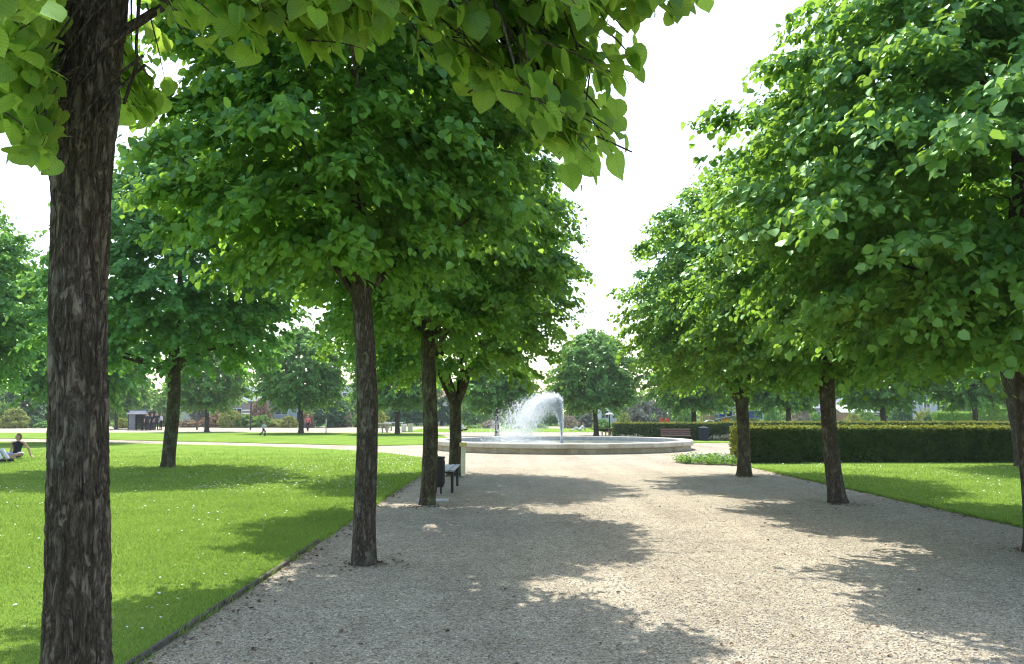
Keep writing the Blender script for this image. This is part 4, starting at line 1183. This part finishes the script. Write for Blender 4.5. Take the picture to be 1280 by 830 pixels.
# lamp post and stakes right of the fountain
def lamp(px, d, h, label):
    root = empty('lamp_post', (side(px, d), d, 0)); tag(root, label, 'lamp post')
    mb = MB(); mb.tube([(0, 0, 0), (0, 0, .5), (0, 0, .52), (0, 0, h - .1)], [.10, .09, .055, .045], 10); mb.build('pole', M['black_metal'], root)
    mb = MB(); mb.lathe([(0, h), (.12, h - .01), (.34, h - .10), (.34, h - .13), (0, h - .13)], 20); mb.build('lamp_shade', M['white'], root)
    return root
lamp(762, 66, 1.72, 'short dark lamp post with a flat white disc head left of the far hedge')
for k, px in enumerate((752.5, 757, 761, 765)):
    d = 64.5 + .4 * (k % 2); h = (.24, .30, .34, .30)[k]
    root = empty('stake', (side(px, d), d, 0)); tag(root, ('short brown wooden stake nearest the plaza tree trunk, first of a row of four', 'second brown stake of four counted from the plaza tree trunk', 'third and tallest brown stake of four, just left of the lamp post foot', 'brown stake of four nearest the far hedge')[k], 'stake', 'row of low stakes by the lamp post')
    mb = MB(); mb.tube([(0, 0, -.05), (0, 0, h), (0, 0, h + .04)], [.05, .05, .02], 8); mb.build('shaft', M['wood'], root)

# signpost among the left trees
sx, sy = ground_at(313, 537.5)
root = empty('signpost', (sx, sy, 0)); tag(root, 'tall slim dark post with small white plates in front of the left shrubs', 'signpost')
mb = MB(); mb.tube([(0, 0, -.05), (0, 0, .8), (0, 0, 4.1)], [.085, .075, .065], 9); mb.build('pole', M['timber_dark'], root)
mb = MB(); mb.box((-.48, 0, 2.02), (.82, .03, .13), bev=.005); mb.build('plate', M['white'], root)
mb = MB(); mb.box((-.48, 0, 1.70), (.82, .03, .13), bev=.005); mb.build('plate', M['white'], root)
wx, wy = ground_at(407.5, 541.5)
root = empty('post', (wx, wy, 0)); tag(root, 'slender white-topped post on the far lawn edge right of the hazy tree', 'post')
mb = MB(); mb.tube([(0, 0, -.03), (0, 0, .7)], .045, 8); mb.build('shaft', M['steel'], root)
mb = MB(); mb.tube([(0, 0, .7), (0, 0, 1.18), (0, 0, 1.25)], [.055, .055, .02], 8); mb.build('top', M['white'], root)

# long low bench and the slatted shelter on the left
park_bench(side(233, 88), 88, 0, 2.7, 'long low dark brown bench right of the spreading lawn tree trunk', M['timber_dark'], False, .55)
shx, shd = side(177, 86), 86
root = empty('shelter', (shx, shd, 0), math.radians(-6)); tag(root, 'grey slatted timber shelter with an open dark front beside the standing group', 'shelter')
mb = MB()
for k in range(11): mb.box((-.62, -.75, .12 + k * .165), (.72, .035, .15), bev=.004)
mb.build('side_screen', M['timber_grey'], root)
mb = MB()
for k in range(11): mb.box((-1.0, .0, .12 + k * .165), (.035, 1.5, .15), bev=.004)
mb.build('end_wall', M['timber_grey'], root)
mb = MB()
for k in range(11): mb.box((0, .77, .12 + k * .165), (1.95, .035, .15), bev=.004)
mb.build('back_wall', M['timber_dark'], root)
mb = MB()
for k in range(5): mb.box((.0, -1.0 + .13 * k - .0, 2.0 - .0 + .085 * k - .35), (2.15, .15, .035), rx=.58, bev=.004)
for k in range(5): mb.box((.0, -.36 + .30 * k, 2.04 + .0 * k), (2.15, .28, .035), bev=.004)
mb.build('roof', M['timber_grey'], root)
for px_ in (-.97, .97):
    for py_ in (-.73, .73):
        mb = MB(); mb.box((px_, py_, .98), (.09, .09, 1.98)); mb.build('corner_post', M['timber_dark'], root)
mb = MB(); mb.box((.35, .35, .46), (1.1, .4, .06)); mb.box((-.1, .35, .22), (.06, .36, .42)); mb.box((.8, .35, .22), (.06, .36, .42)); mb.build('inner_bench', M['timber_dark'], root)

# ping-pong tables and white bins
def table(px, d, wdt, label, mat=None):
    root = empty('table', (side(px, d), d, 0)); tag(root, label, 'table')
    mb = MB(); mb.box((0, 0, .78), (wdt, 1.2, .10), bev=.015); mb.build('table_top', mat or M['concrete'], root)
    for s in (-1, 1):
        mb = MB(); mb.tube([(s * wdt * .36, 0, 0), (s * wdt * .22, 0, .73)], [.09, .07], 8); mb.build('leg', M['concrete'], root)
        mb = MB(); mb.tube([(s * wdt * .13, 0, 0), (s * wdt * .10, 0, .73)], [.07, .06], 8); mb.build('leg', M['concrete'], root)
table(475, 75, 1.85, 'pale concrete ping-pong table right of the slim alley trunk')
table(492, 84, 1.75, 'grey table half hidden behind the far trunk by the white bins', M['bench_grey'])
for px, d, lab in ((505, 77, 'white square bin nearest the far tree trunk'), (513, 78.5, 'cream-white square bin, right one of the pair on the far path')):
    root = empty('bin', (side(px, d), d, 0)); tag(root, lab, 'bin')
    mb = MB(); mb.box((0, 0, .33), (.42, .42, .62), bev=.03); mb.build('body', M['white'] if px < 510 else M['cream'], root)
    mb = MB(); mb.box((0, 0, .69), (.48, .48, .08), bev=.025); mb.build('lid', M['white'] if px < 510 else M['cream'], root)
park_bench(side(551, 86), 86, 0, 2.2, 'low red-brown bench seen between the two left alley trunks before the fountain', M['bench_brown'], False, .42)

# play area behind the far hedge
pd = 76
root = empty('play_tower', (side(884, pd), pd, 0)); tag(root, 'wooden play tower with gabled little roof and ramp behind the far hedge', 'play tower')
mb = MB()
for a in (-.45, .45):
    for b in (-.45, .45): mb.box((a, b, 1.05), (.10, .10, 2.1))
mb.build('post', M['wood'], root)
mb = MB()
for k in range(9): mb.box((0, -.52, .5 + k * .15), (.92, .04, .12), bev=.004)
mb.build('wall', M['wood'], root)
mb = MB(); mb.box((-.30, 0, 2.26), (.80, 1.25, .05), ry=-.72); mb.box((.30, 0, 2.26), (.80, 1.25, .05), ry=.72); mb.build('roof', M['timber_grey'], root)
mb = MB(); mb.box((0, -.545, 1.62), (.30, .02, .26)); mb.build('window', M['white'], root)
mb = MB(); mb.box((1.75, 0, 1.35), (2.6, .8, .05), ry=-.22); mb.build('ramp', M['timber_grey'], root)
for yy in (-.42, .42):
    mb = MB(); mb.tube([(.5, yy, 1.95), (3.0, yy, 2.35)], .03, 6); mb.tube([(.5, yy, 1.55), (3.0, yy, 2.0)], .02, 6); mb.build('handrail', M['steel'], root)
root = empty('climbing_frame', (side(908, pd), pd + .2, 0)); tag(root, 'climbing frame with tall steel poles, blue panels and an orange panel', 'climbing frame')
for k, px in enumerate((-.62, -.05, .62, 1.15, 1.6)):
    mb = MB(); mb.tube([(px, 0, 0), (px, 0, (2.75, 2.5, 2.45, 2.2, 2.1)[k])], .045, 8); mb.build('pole', M['steel'], root)
mb = MB(); mb.box((-.33, -.05, 1.72), (.50, .04, .62), bev=.01); mb.build('blue_panel', M['blue'], root)
mb = MB(); mb.box((.34, -.05, 1.62), (.46, .04, .56), bev=.01); mb.build('blue_panel', M['cloth_navy'], root)
mb = MB(); mb.box((-.05, -.12, 1.02), (.72, .05, .46), bev=.03); mb.build('orange_panel', M['orange'], root)
mb = MB(); mb.box((.0, .45, 1.3), (2.2, .9, .07)); mb.build('platform', M['timber_grey'], root)
mb = MB(); mb.box((.9, -.02, 2.02), (1.3, .05, .06)); mb.box((.9, -.02, 1.5), (1.3, .05, .06)); mb.build('rail', M['yellow'], root)
root = empty('play_tunnel', (side(886, pd - 1), pd - 1.2, 0)); tag(root, 'small white arched play tunnel in front of the play tower ramp', 'play tunnel')
mb = MB(); mb.lathe([(.52, -.4), (.58, -.4), (.58, .4), (.52, .4)], 24, 0, PI)
mb.v = [(x, z, .55 + y) for x, y, z in mb.v]; mb.build('arch', M['white'], root)
mb = MB(); mb.box((-.55, 0, .28), (.06, .8, .54)); mb.build('leg', M['white'], root)
mb = MB(); mb.box((.55, 0, .28), (.06, .8, .54)); mb.build('leg', M['white'], root)
root = empty('play_house', (side(942, pd), pd, 0)); tag(root, 'blue play hut on white poles right of the alley trunk at the hedge end', 'play hut')
for a in (-.72, .72):
    for b in (-.4, .4):
        mb = MB(); mb.tube([(a, b, 0), (a, b, 2.15)], .05, 8); mb.build('pole', M['white'], root)
mb = MB(); mb.box((-.36, -.44, 1.6), (.66, .04, .62), bev=.01); mb.build('blue_panel', M['blue'], root)
mb = MB(); mb.box((.38, -.44, 1.6), (.60, .04, .62), bev=.01); mb.build('blue_panel', M['blue'], root)
mb = MB(); mb.box((0, 0, 1.25), (1.55, .9, .06)); mb.build('platform', M['timber_grey'], root)
mb = MB(); mb.box((-.38, -.2, 2.32), (.92, 1.2, .05), ry=-.42); mb.box((.38, -.2, 2.32), (.92, 1.2, .05), ry=.42); mb.build('roof', M['bin_blue'], root)
rx, rd = side(830, 72), 72
root = empty('spring_rider', (rx, rd, 0)); tag(root, 'bright red spring rider seat showing above the far hedge', 'spring rider')
mb = MB()
for s in (-1, 1): mb.prism([(-.38, .78), (.30, .78), (.42, 1.0), (.40, 1.28), (.22, 1.30), (.10, 1.12), (-.12, 1.12), (-.20, 1.35), (-.36, 1.32)], s * .16 - .02, s * .16 + .02)
mb.v = [(x, z, y) for x, y, z in mb.v]; mb.build('side_panel', M['red'], root)
mb = MB(); mb.box((-.02, 0, 1.0), (.34, .28, .05), bev=.01); mb.build('seat', M['red'], root)
mb = MB(); mb.tube([(.10 * math.cos(q * .9), .10 * math.sin(q * .9), .02 + q * .018) for q in range(42)], .016, 6); mb.build('spring', M['steel'], root)
mb = MB(); mb.tube([(.26, -.3, 1.22), (.26, .3, 1.22)], .022, 8); mb.build('handle', M['black_metal'], root)

# ---------------------------------------------------------------- buildings far behind
def house(px, d, wd, dp, h, rh, label, wall, roof, wins, rz=0.0, ridge='x', chimney=False, door=True, cat='house', name='house'):
    root = empty(name, (side(px, d), d, 0), rz); tag(root, label, cat)
    mb = MB()
    if rh > 0 and ridge == 'y':
        mb.add([(-wd / 2, 0, 0), (wd / 2, 0, 0), (wd / 2, 0, h), (0, 0, h + rh), (-wd / 2, 0, h), (-wd / 2, dp, 0), (wd / 2, dp, 0), (wd / 2, dp, h), (0, dp, h + rh), (-wd / 2, dp, h)],
               [(0, 1, 2, 3, 4), (9, 8, 7, 6, 5), (1, 6, 7, 2), (5, 0, 4, 9), (0, 5, 6, 1)])
    elif rh > 0:
        mb.add([(-wd / 2, 0, 0), (wd / 2, 0, 0), (wd / 2, 0, h), (-wd / 2, 0, h), (-wd / 2, dp, 0), (wd / 2, dp, 0), (wd / 2, dp, h), (-wd / 2, dp, h), (-wd / 2, dp / 2, h + rh), (wd / 2, dp / 2, h + rh)],
               [(0, 1, 2, 3), (5, 4, 7, 6), (4, 0, 3, 8, 7), (1, 5, 6, 9, 2), (0, 4, 5, 1)])
    else: mb.box((0, dp / 2, h / 2), (wd, dp, h))
    mb.build('wall', wall, root)
    mb = MB(); t = .14
    if rh > 0 and ridge == 'y':
        L = math.hypot(wd / 2, rh) + .35; a = math.atan2(rh, wd / 2)
        for s in (-1, 1): mb.box((s * (wd / 4 + .12), dp / 2, h + rh / 2 + .02), (L, dp + .6, t), ry=s * a)
    elif rh > 0:
        L = math.hypot(dp / 2, rh) + .35; a = math.atan2(rh, dp / 2)
        mb.box((0, dp / 4 - .12, h + rh / 2 + .02), (wd + .5, L, t), rx=a); mb.box((0, dp * .75 + .12, h + rh / 2 + .02), (wd + .5, L, t), rx=-a)
    else: mb.box((0, dp / 2, h + .12), (wd + .4, dp + .4, .25))
    rf = mb.build('roof', roof, root)
    if chimney:
        mb = MB(); mb.box((wd * .3, dp / 2, h + rh + .3), (.6, .5, 1.4)); mb.build('chimney', M['render_pink'], rf)
    for (wx_, wz_, ww_, wh_) in wins:
        mb = MB()
        for (ox, oz, sx_, sz_) in ((0, wh_ / 2, ww_ + .12, .09), (0, -wh_ / 2, ww_ + .12, .09), (-ww_ / 2, 0, .08, wh_ - .095), (ww_ / 2, 0, .08, wh_ - .095), (0, 0, .06, wh_ - .095)):
            mb.box((wx_ + ox, -.045, wz_ + oz), (sx_, .10, sz_))
        f = mb.build('window', M['white'], root)
        mb = MB(); mb.box((wx_, -.008, wz_), (ww_ - .09, .03, wh_ - .1)); mb.build('pane', M['glass'], f)
    if door:
        mb = MB(); mb.box((wd * .28, -.03, 1.02), (.95, .07, 2.04)); mb.build('door', M['timber_dark'], root)
W4 = lambda w, z1, z2: [(-w * .3, z1, 1.2, 1.2), (w * .05, z1, 1.2, 1.2), (-w * .3, z2, 1.2, 1.2), (w * .05, z2, 1.2, 1.2), (w * .36, z2, 1.1, 1.2)]
house(297, 128, 8.5, 7, 3.6, 2.2, 'pinkish brick house behind the shrubs left of the signpost', M['render_pink'], M['roof_slate'], [(-2.6, 1.9, 1.2, 1.2), (-.2, 1.9, 1.6, 1.2)])
house(355, 132, 9.0, 8, 4.2, 1.3, 'pale grey low building with wide windows left of the hazy far tree', M['render_grey'], M['roof_slate'], [(-3, 2.3, 2.0, 1.5), (-.4, 2.3, 2.0, 1.5)])
house(431, 138, 4.6, 6, 6.2, 0, 'tall narrow white building just left of the slim alley trunk', M['render_white'], M['roof_slate'], [(.5, 4.0, 1.9, 2.3), (.5, 1.6, 1.5, 1.2)], door=False, cat='building', name='building')
house(445, 142, 6, 6, 4.6, 1.6, 'house with a blue-grey roof right behind the tall white building', M['cream'], M['roof_slate'], [(-1.5, 2.6, 1.2, 1.2)])
house(233, 122, 6.5, 6, 2.2, 1.7, 'low cottage with a blue-grey slate roof right of the lawn tree trunk', M['cream'], M['roof_slate'], [(-2, 1.3, 1, 1)])
house(768, 135, 5, 6, 4.6, 1.8, 'whitish house half hidden behind the lamp post', M['render_white'], M['roof_slate'], W4(5, 1.6, 3.6)[:3])
house(1034, 126, 6.5, 6, 2.5, 1.5, 'low grey house left of the leaning alley trunk above the hedge', M['render_grey'], M['roof_slate'], [(-1.6, 1.5, 1.1, 1.1)])
house(1090, 122, 8.5, 6, 1.9, .9, 'low brown building with a pale roof edge behind the bushes', M['wood'], M['render_white'], [(-2.4, 1.2, 1.3, .8), (.2, 1.2, 1.3, .8)])
house(1159, 118, 3.0, 7, 3.4, 1.7, 'pale blue-grey gable house seen above the yellow-green bush', M['render_grey'], M['roof_slate'], [(0, 3.0, .9, 1.0)], ridge='y', door=False)
house(545, 134, 8, 7, 3.8, 2.0, 'cream house with a red tiled roof behind the dark backdrop trees', M['cream'], M['roof_tile'], W4(8, 1.6, 3.0)[:3], chimney=True)

# ---------------------------------------------------------------- people
def solid(name, caps, mat, parent, voxel=.012, smooth=4):
    """one continuous surface grown from overlapping tapered limbs"""
    mb = MB()
    for (p0, r0, p1, r1) in caps: mb.capsule(p0, r0, p1, r1, 10)
    me = bpy.data.meshes.new(name); me.from_pydata(mb.v, [], mb.f); me.update()
    tmp = bpy.data.objects.new(name, me); COL.objects.link(tmp)
    r = tmp.modifiers.new('r', 'REMESH'); r.mode = 'VOXEL'; r.voxel_size = voxel
    s = tmp.modifiers.new('s', 'SMOOTH'); s.iterations = smooth; s.factor = .5
    dg = bpy.context.evaluated_depsgraph_get()
    out = bpy.data.meshes.new_from_object(tmp.evaluated_get(dg))
    bpy.data.objects.remove(tmp); bpy.data.meshes.remove(me)
    out.materials.clear()
    return link(name, out, mat, parent, True)

def person(label, loc, rz, J, top=None, legs=None, hair=None, sleeves=False, scale=1.0, voxel=.014, shoes=None, short=False, group=None):
    V_ = lambda k: Vector(J[k])
    root = empty('person', loc, rz); root.scale = (scale,) * 3; tag(root, label, 'person', group)
    hd, nk, ch, pv = V_('head'), V_('neck'), V_('chest'), V_('pelvis')
    fwd = Vector(J.get('face', (0, -1, 0))).normalized(); up = (hd - nk).normalized(); rt = fwd.cross(up).normalized()
    caps = [(hd + up * .035, .088, hd + fwd * .018 - up * .05, .068), (hd + fwd * .03 - up * .075, .045, hd + fwd * .045 - up * .09, .03), (hd - up * .08, .052, nk, .056),
            (hd + fwd * .088 + up * .01, .012, hd + fwd * .104 - up * .018, .016),
            (hd + rt * .084 - up * .01, .022, hd + rt * .086 + up * .015, .022), (hd - rt * .084 - up * .01, .022, hd - rt * .086 + up * .015, .022),
            (nk, .07, ch, .125), (ch, .135, pv.lerp(ch, .45), .115), (pv.lerp(ch, .45), .118, pv, .135)]
    tops = [(ch + (nk - ch) * .35, .115, ch, .148), (ch, .150, pv.lerp(ch, .45), .130), (pv.lerp(ch, .45), .132, pv.lerp(ch, .1), .148)]
    trs = [(pv.lerp(ch, .12), .142, pv, .15)]
    for s in 'lr':
        sh, el, wr = V_('sh_' + s), V_('el_' + s), V_('wr_' + s)
        hp, kn, an = V_('hip_' + s), V_('kn_' + s), V_('an_' + s)
        caps += [(ch + (nk - ch) * .45, .075, sh, .062), (sh, .056, el, .042), (el, .042, wr, .028)]
        tops += [(ch + (nk - ch) * .3, .10, sh.lerp(ch, .25), .07)]
        if sleeves: tops += [(sh, .070, sh.lerp(el, .85), .058)]
        d = (wr - el).normalized(); hdn = Vector(J.get('hand_' + s, tuple(d))).normalized()
        sd = hdn.cross(Vector((0, 0, 1)))
        sd = sd.normalized() if sd.length > .1 else Vector((1, 0, 0))
        pn = hdn.cross(sd)
        palm = wr + hdn * .085
        caps += [(wr, .027, wr + hdn * .05 + sd * .018, .024), (wr, .027, wr + hdn * .05 - sd * .018, .024), (wr + hdn * .05 + sd * .025, .019, palm + sd * .028, .016), (wr + hdn * .05 - sd * .025, .019, palm - sd * .028, .016)]
        for k, ln in enumerate((.068, .078, .073, .058)):
            o = sd * (.036 - .024 * k)
            m_ = palm + o * 1.15 + hdn * ln * .5
            caps += [(palm + o - hdn * .02, .0105, m_, .0095), (m_, .0095, m_ + hdn * ln * .45 - pn * .014, .008)]
        th = wr + hdn * .03 + sd * .03
        caps += [(th, .013, th + sd * .035 + hdn * .025, .0115), (th + sd * .035 + hdn * .025, .0115, th + sd * .042 + hdn * .055, .009)]
        caps += [(hp, .095, kn, .062), (kn, .060, kn.lerp(an, .35), .058), (kn.lerp(an, .35), .058, an, .038)]
        toe = an + Vector(J.get('foot_' + s, tuple(fwd))).normalized() * .17 - Vector((0, 0, J.get('drop', .05)))
        caps += [(an - Vector((0, 0, .02)), .04, toe, .03)]
        end = hp.lerp(kn, .92) if short else an
        trs += [(hp, .108, hp.lerp(kn, .92 if short else 1), .078)]
        if not short: trs += [(kn, .078, an + (kn - an) * .12, .056)]
    solid('body', caps, M['skin'], root, voxel)
    solid('top', tops, top, root, voxel * 1.1)
    solid('shorts' if short else 'trousers', trs, legs, root, voxel * 1.1)
    solid('hair', [(hd + up * .055 - fwd * .018, .092, hd + up * .02 - fwd * .035, .09), (hd + up * .02 - fwd * .04, .088, hd - up * .05 - fwd * .045, .065)], hair, root, voxel)
    for s in (-1, 1):
        mb = MB(); c = hd + fwd * .081 + rt * s * .031 + up * .012
        mb.capsule(c, .0105, c + fwd * .002, .0105, 8); mb.build('eye', M['hair_dark'], root, True)
    if shoes:
        for s in 'lr':
            an = V_('an_' + s); toe = an + Vector(J.get('foot_' + s, tuple(fwd))).normalized() * .18 - Vector((0, 0, J.get('drop', .05)))
            solid('shoe', [(an - Vector((0, 0, .03)), .052, toe, .042)], shoes, root, voxel)
    return root

SIT = dict(pelvis=(0, 0, .13), chest=(0, .10, .46), neck=(0, .12, .62), head=(0, .10, .76), face=(-.8, -.6, 0),
           sh_l=(-.19, .12, .55), el_l=(-.30, .27, .31), wr_l=(-.36, .30, .07), hand_l=(-.8, .25, -.25),
           sh_r=(.19, .12, .55), el_r=(.31, .26, .31), wr_r=(.38, .28, .07), hand_r=(.8, .2, -.25),
           hip_l=(-.10, -.02, .13), kn_l=(-.34, -.36, .17), an_l=(.06, -.50, .07), foot_l=(.9, -.3, 0),
           hip_r=(.10, -.02, .13), kn_r=(.36, -.34, .17), an_r=(-.06, -.38, .09), foot_r=(-.9, -.3, 0), drop=.02)
gx, gy = ground_at(20, 573.5)
person('person in black tank top sitting on the left lawn, leaning back on both arms', (gx, gy, .02), .1, SIT, M['cloth_black'], M['cloth_lilac'], M['hair_brown'], voxel=.011, short=True)
SIT2 = dict(SIT, face=(.9, -.4, 0), kn_l=(-.10, -.48, .42), an_l=(-.08, -.72, .09), kn_r=(.12, -.48, .38), an_r=(.16, -.75, .09), foot_l=(0, -1, 0), foot_r=(.1, -1, 0), drop=.03)
gx2, gy2 = ground_at(-15, 578)
person('person in dark top sitting at the left photo edge, mostly out of view', (gx2, gy2, .02), 1.2, SIT2, M['cloth_black'], M['cloth_white'], M['hair_dark'], sleeves=True, voxel=.012, shoes=M['cloth_black'])
def stand(hs=.0, stride=.0, bend=.0, arm=0.0, face=(0, -1, 0)):
    return dict(pelvis=(0, 0, .95), chest=(0, -bend * .4, 1.28), neck=(0, -bend * .6, 1.46), head=(0, -bend * .7, 1.61), face=face,
                sh_l=(-.19, -bend * .5, 1.40), el_l=(-.25, .04 + arm, 1.13), wr_l=(-.24, -.08 + arm * 1.5, .90),
                sh_r=(.19, -bend * .5, 1.40), el_r=(.25, .04 - arm, 1.13), wr_r=(.24, -.08 - arm * 1.5, .90),
                hip_l=(-.09, 0, .92), kn_l=(-.10, -.03 - stride * .6, .50), an_l=(-.10, -stride, .09), foot_l=face,
                hip_r=(.09, 0, .92), kn_r=(.10, -.03 + stride * .5, .50), an_r=(.10, .02 + stride, .09), foot_r=face)
RUN = dict(pelvis=(0, 0, .93), chest=(.06, 0, 1.26), neck=(.10, 0, 1.44), head=(.13, 0, 1.59), face=(1, 0, 0),
           sh_l=(.08, -.18, 1.38), el_l=(-.16, -.24, 1.16), wr_l=(.0, -.20, 1.0), sh_r=(.08, .18, 1.38), el_r=(.24, .22, 1.15), wr_r=(.42, .14, 1.22),
           hip_l=(0, -.09, .9), kn_l=(.26, -.09, .58), an_l=(.16, -.09, .16), foot_l=(1, 0, 0), hip_r=(0, .09, .9), kn_r=(-.12, .09, .50), an_r=(-.46, .09, .30), foot_r=(.6, 0, -.6), drop=.05)
cx_, cy__ = ground_at(329, 546)
RUN2 = {k: ((-v[0], v[1], v[2]) if isinstance(v, tuple) else v) for k, v in RUN.items()}
person('small child in pale blue shirt and dark trousers running across the far lawn', (cx_, cy__, .02), 0, RUN, M['cloth_blue'], M['cloth_black'], M['hair_dark'], True, .60, .016, M['cloth_black'])
cx_, cy__ = ground_at(384.5, 539)
person('person in a red top and dark trousers on the far path by the hazy tree', (cx_, cy__, 0), .5, stand(stride=.18, arm=.12), M['cloth_pink'], M['cloth_navy'], M['hair_dark'], True, .86, .018, M['cloth_black'])
GRP = [(184, 84.2, .35, 1.0, 'cloth_navy', 'cloth_black', 'person in navy top standing nearest the slatted shelter'),
       (190, 85.2, -.5, .97, 'cloth_black', 'cloth_black', 'person all in black in the middle of the group by the shelter'),
       (196, 84.6, .1, 1.04, 'cloth_navy', 'cloth_navy', 'tallest person of the group by the shelter, in dark blue'),
       (201.5, 85.4, -.9, .96, 'cloth_white', 'cloth_black', 'person in a white top beside the lawn tree trunk, in the shelter group')]
for k, (px, d, rz, sc_, tp, lg, lab) in enumerate(GRP):
    person(lab, (side(px, d), d, .03), rz, stand(stride=.06 * (k % 2), arm=.05 * (k - 1)), M[tp], M[lg], M['hair_dark'] if k != 1 else M['hair_brown'], True, sc_, .02, M['cloth_black'], group='people standing by the shelter')
LOUNGE = dict(pelvis=(0, 0, .12), chest=(.22, 0, .38), neck=(.30, 0, .54), head=(.31, 0, .68), face=(-.7, -.7, 0),
              sh_l=(.25, -.19, .46), el_l=(.42, -.26, .26), wr_l=(.50, -.24, .06), hand_l=(.6, -.4, -.2), sh_r=(.25, .19, .46), el_r=(.44, .25, .26), wr_r=(.50, .24, .06), hand_r=(.6, .4, -.2),
              hip_l=(-.03, -.10, .12), kn_l=(-.44, -.12, .34), an_l=(-.72, -.12, .08), foot_l=(-1, 0, 0), hip_r=(-.03, .10, .12), kn_r=(-.46, .12, .22), an_r=(-.88, .12, .07), foot_r=(-1, 0, 0), drop=.03)
person('sunbather in white clothes reclining on the grass behind the fountain', (side(725, 80), 80, .03), .1, LOUNGE, M['cloth_white'], M['cloth_white'], M['hair_dark'], True, 1.0, .018)
person('dark-haired person in white sitting on the far grass beside the forked alley trunk', (side(577.5, 80), 80, .03), 2.6, SIT, M['cloth_white'], M['cloth_black'], M['hair_dark'], True, 1.0, .018)
# ---------------------------------------------------------------- world, sun, camera
w = bpy.data.worlds.new('World'); scene.world = w; w.use_nodes = True
nt = w.node_tree; nt.nodes.clear()
sky = nt.nodes.new('ShaderNodeTexSky'); sky.sky_type = 'NISHITA'; sky.sun_disc = False
sky.sun_elevation = SUN_EL; sky.sun_rotation = SUN_AZ
sky.air_density = 1.0; sky.dust_density = 1.2; sky.ozone_density = 1.0
bg = nt.nodes.new('ShaderNodeBackground'); bg.inputs[1].default_value = .15
wo = nt.nodes.new('ShaderNodeOutputWorld')
tint = mixc(nt, sky.outputs[0], (1.07, 1.0, .92), 1.0, 'MULTIPLY')          # the photo's warm white balance
nt.links.new(tint, bg.inputs[0]); nt.links.new(bg.outputs[0], wo.inputs[0])

ld = bpy.data.lights.new('sun', 'SUN'); ld.energy = 2.55; ld.angle = math.radians(.55); ld.color = (1.0, .955, .885)
sun = bpy.data.objects.new('sun', ld); COL.objects.link(sun)
sdir = Vector((math.sin(SUN_AZ) * math.cos(SUN_EL), math.cos(SUN_AZ) * math.cos(SUN_EL), math.sin(SUN_EL)))
sun.rotation_euler = sdir.to_track_quat('Z', 'Y').to_euler(); sun.location = sdir * 60

cd = bpy.data.cameras.new('camera'); cam = bpy.data.objects.new('camera', cd); COL.objects.link(cam)
cd.sensor_width = 36.0; cd.lens = F / 1280 * 36; cd.clip_start = .05; cd.clip_end = 6000
cam.location = (0, 0, EYE); cam.rotation_euler = (PI / 2 + PITCH, 0, 0)
scene.camera = cam

if HAZE:
    mb = MB(); mb.box((0, 118, 6.5), (420, 266, 15.2))
    m, nt, out = new_mat('air')
    pv = nt.nodes.new('ShaderNodeVolumePrincipled')
    pv.inputs['Color'].default_value = (.88, .94, .97, 1); pv.inputs['Density'].default_value = HAZE
    pv.inputs['Anisotropy'].default_value = .2
    nt.links.new(pv.outputs[0], out.inputs['Volume'])
    tag(mb.build('haze', m), 'thin pale summer haze over the park', 'haze', kind='stuff')

scene.render.engine = 'CYCLES'
cy = scene.cycles
cy.use_denoising = True
try: cy.denoiser = 'OPENIMAGEDENOISE'
except Exception: pass
cy.max_bounces = 8; cy.diffuse_bounces = 2; cy.glossy_bounces = 2; cy.transmission_bounces = 5; cy.volume_bounces = 0; cy.transparent_max_bounces = 10
cy.sample_clamp_indirect = 6
cy.use_adaptive_sampling = False
cy.filter_width = 1.15
cy.denoising_prefilter = 'ACCURATE'
cy.denoising_input_passes = 'RGB_ALBEDO_NORMAL'
vs = scene.view_settings
vs.view_transform = 'Standard'; vs.look = 'None'; vs.gamma = 1.0; vs.use_curve_mapping = False
vs.exposure = EXPOSURE
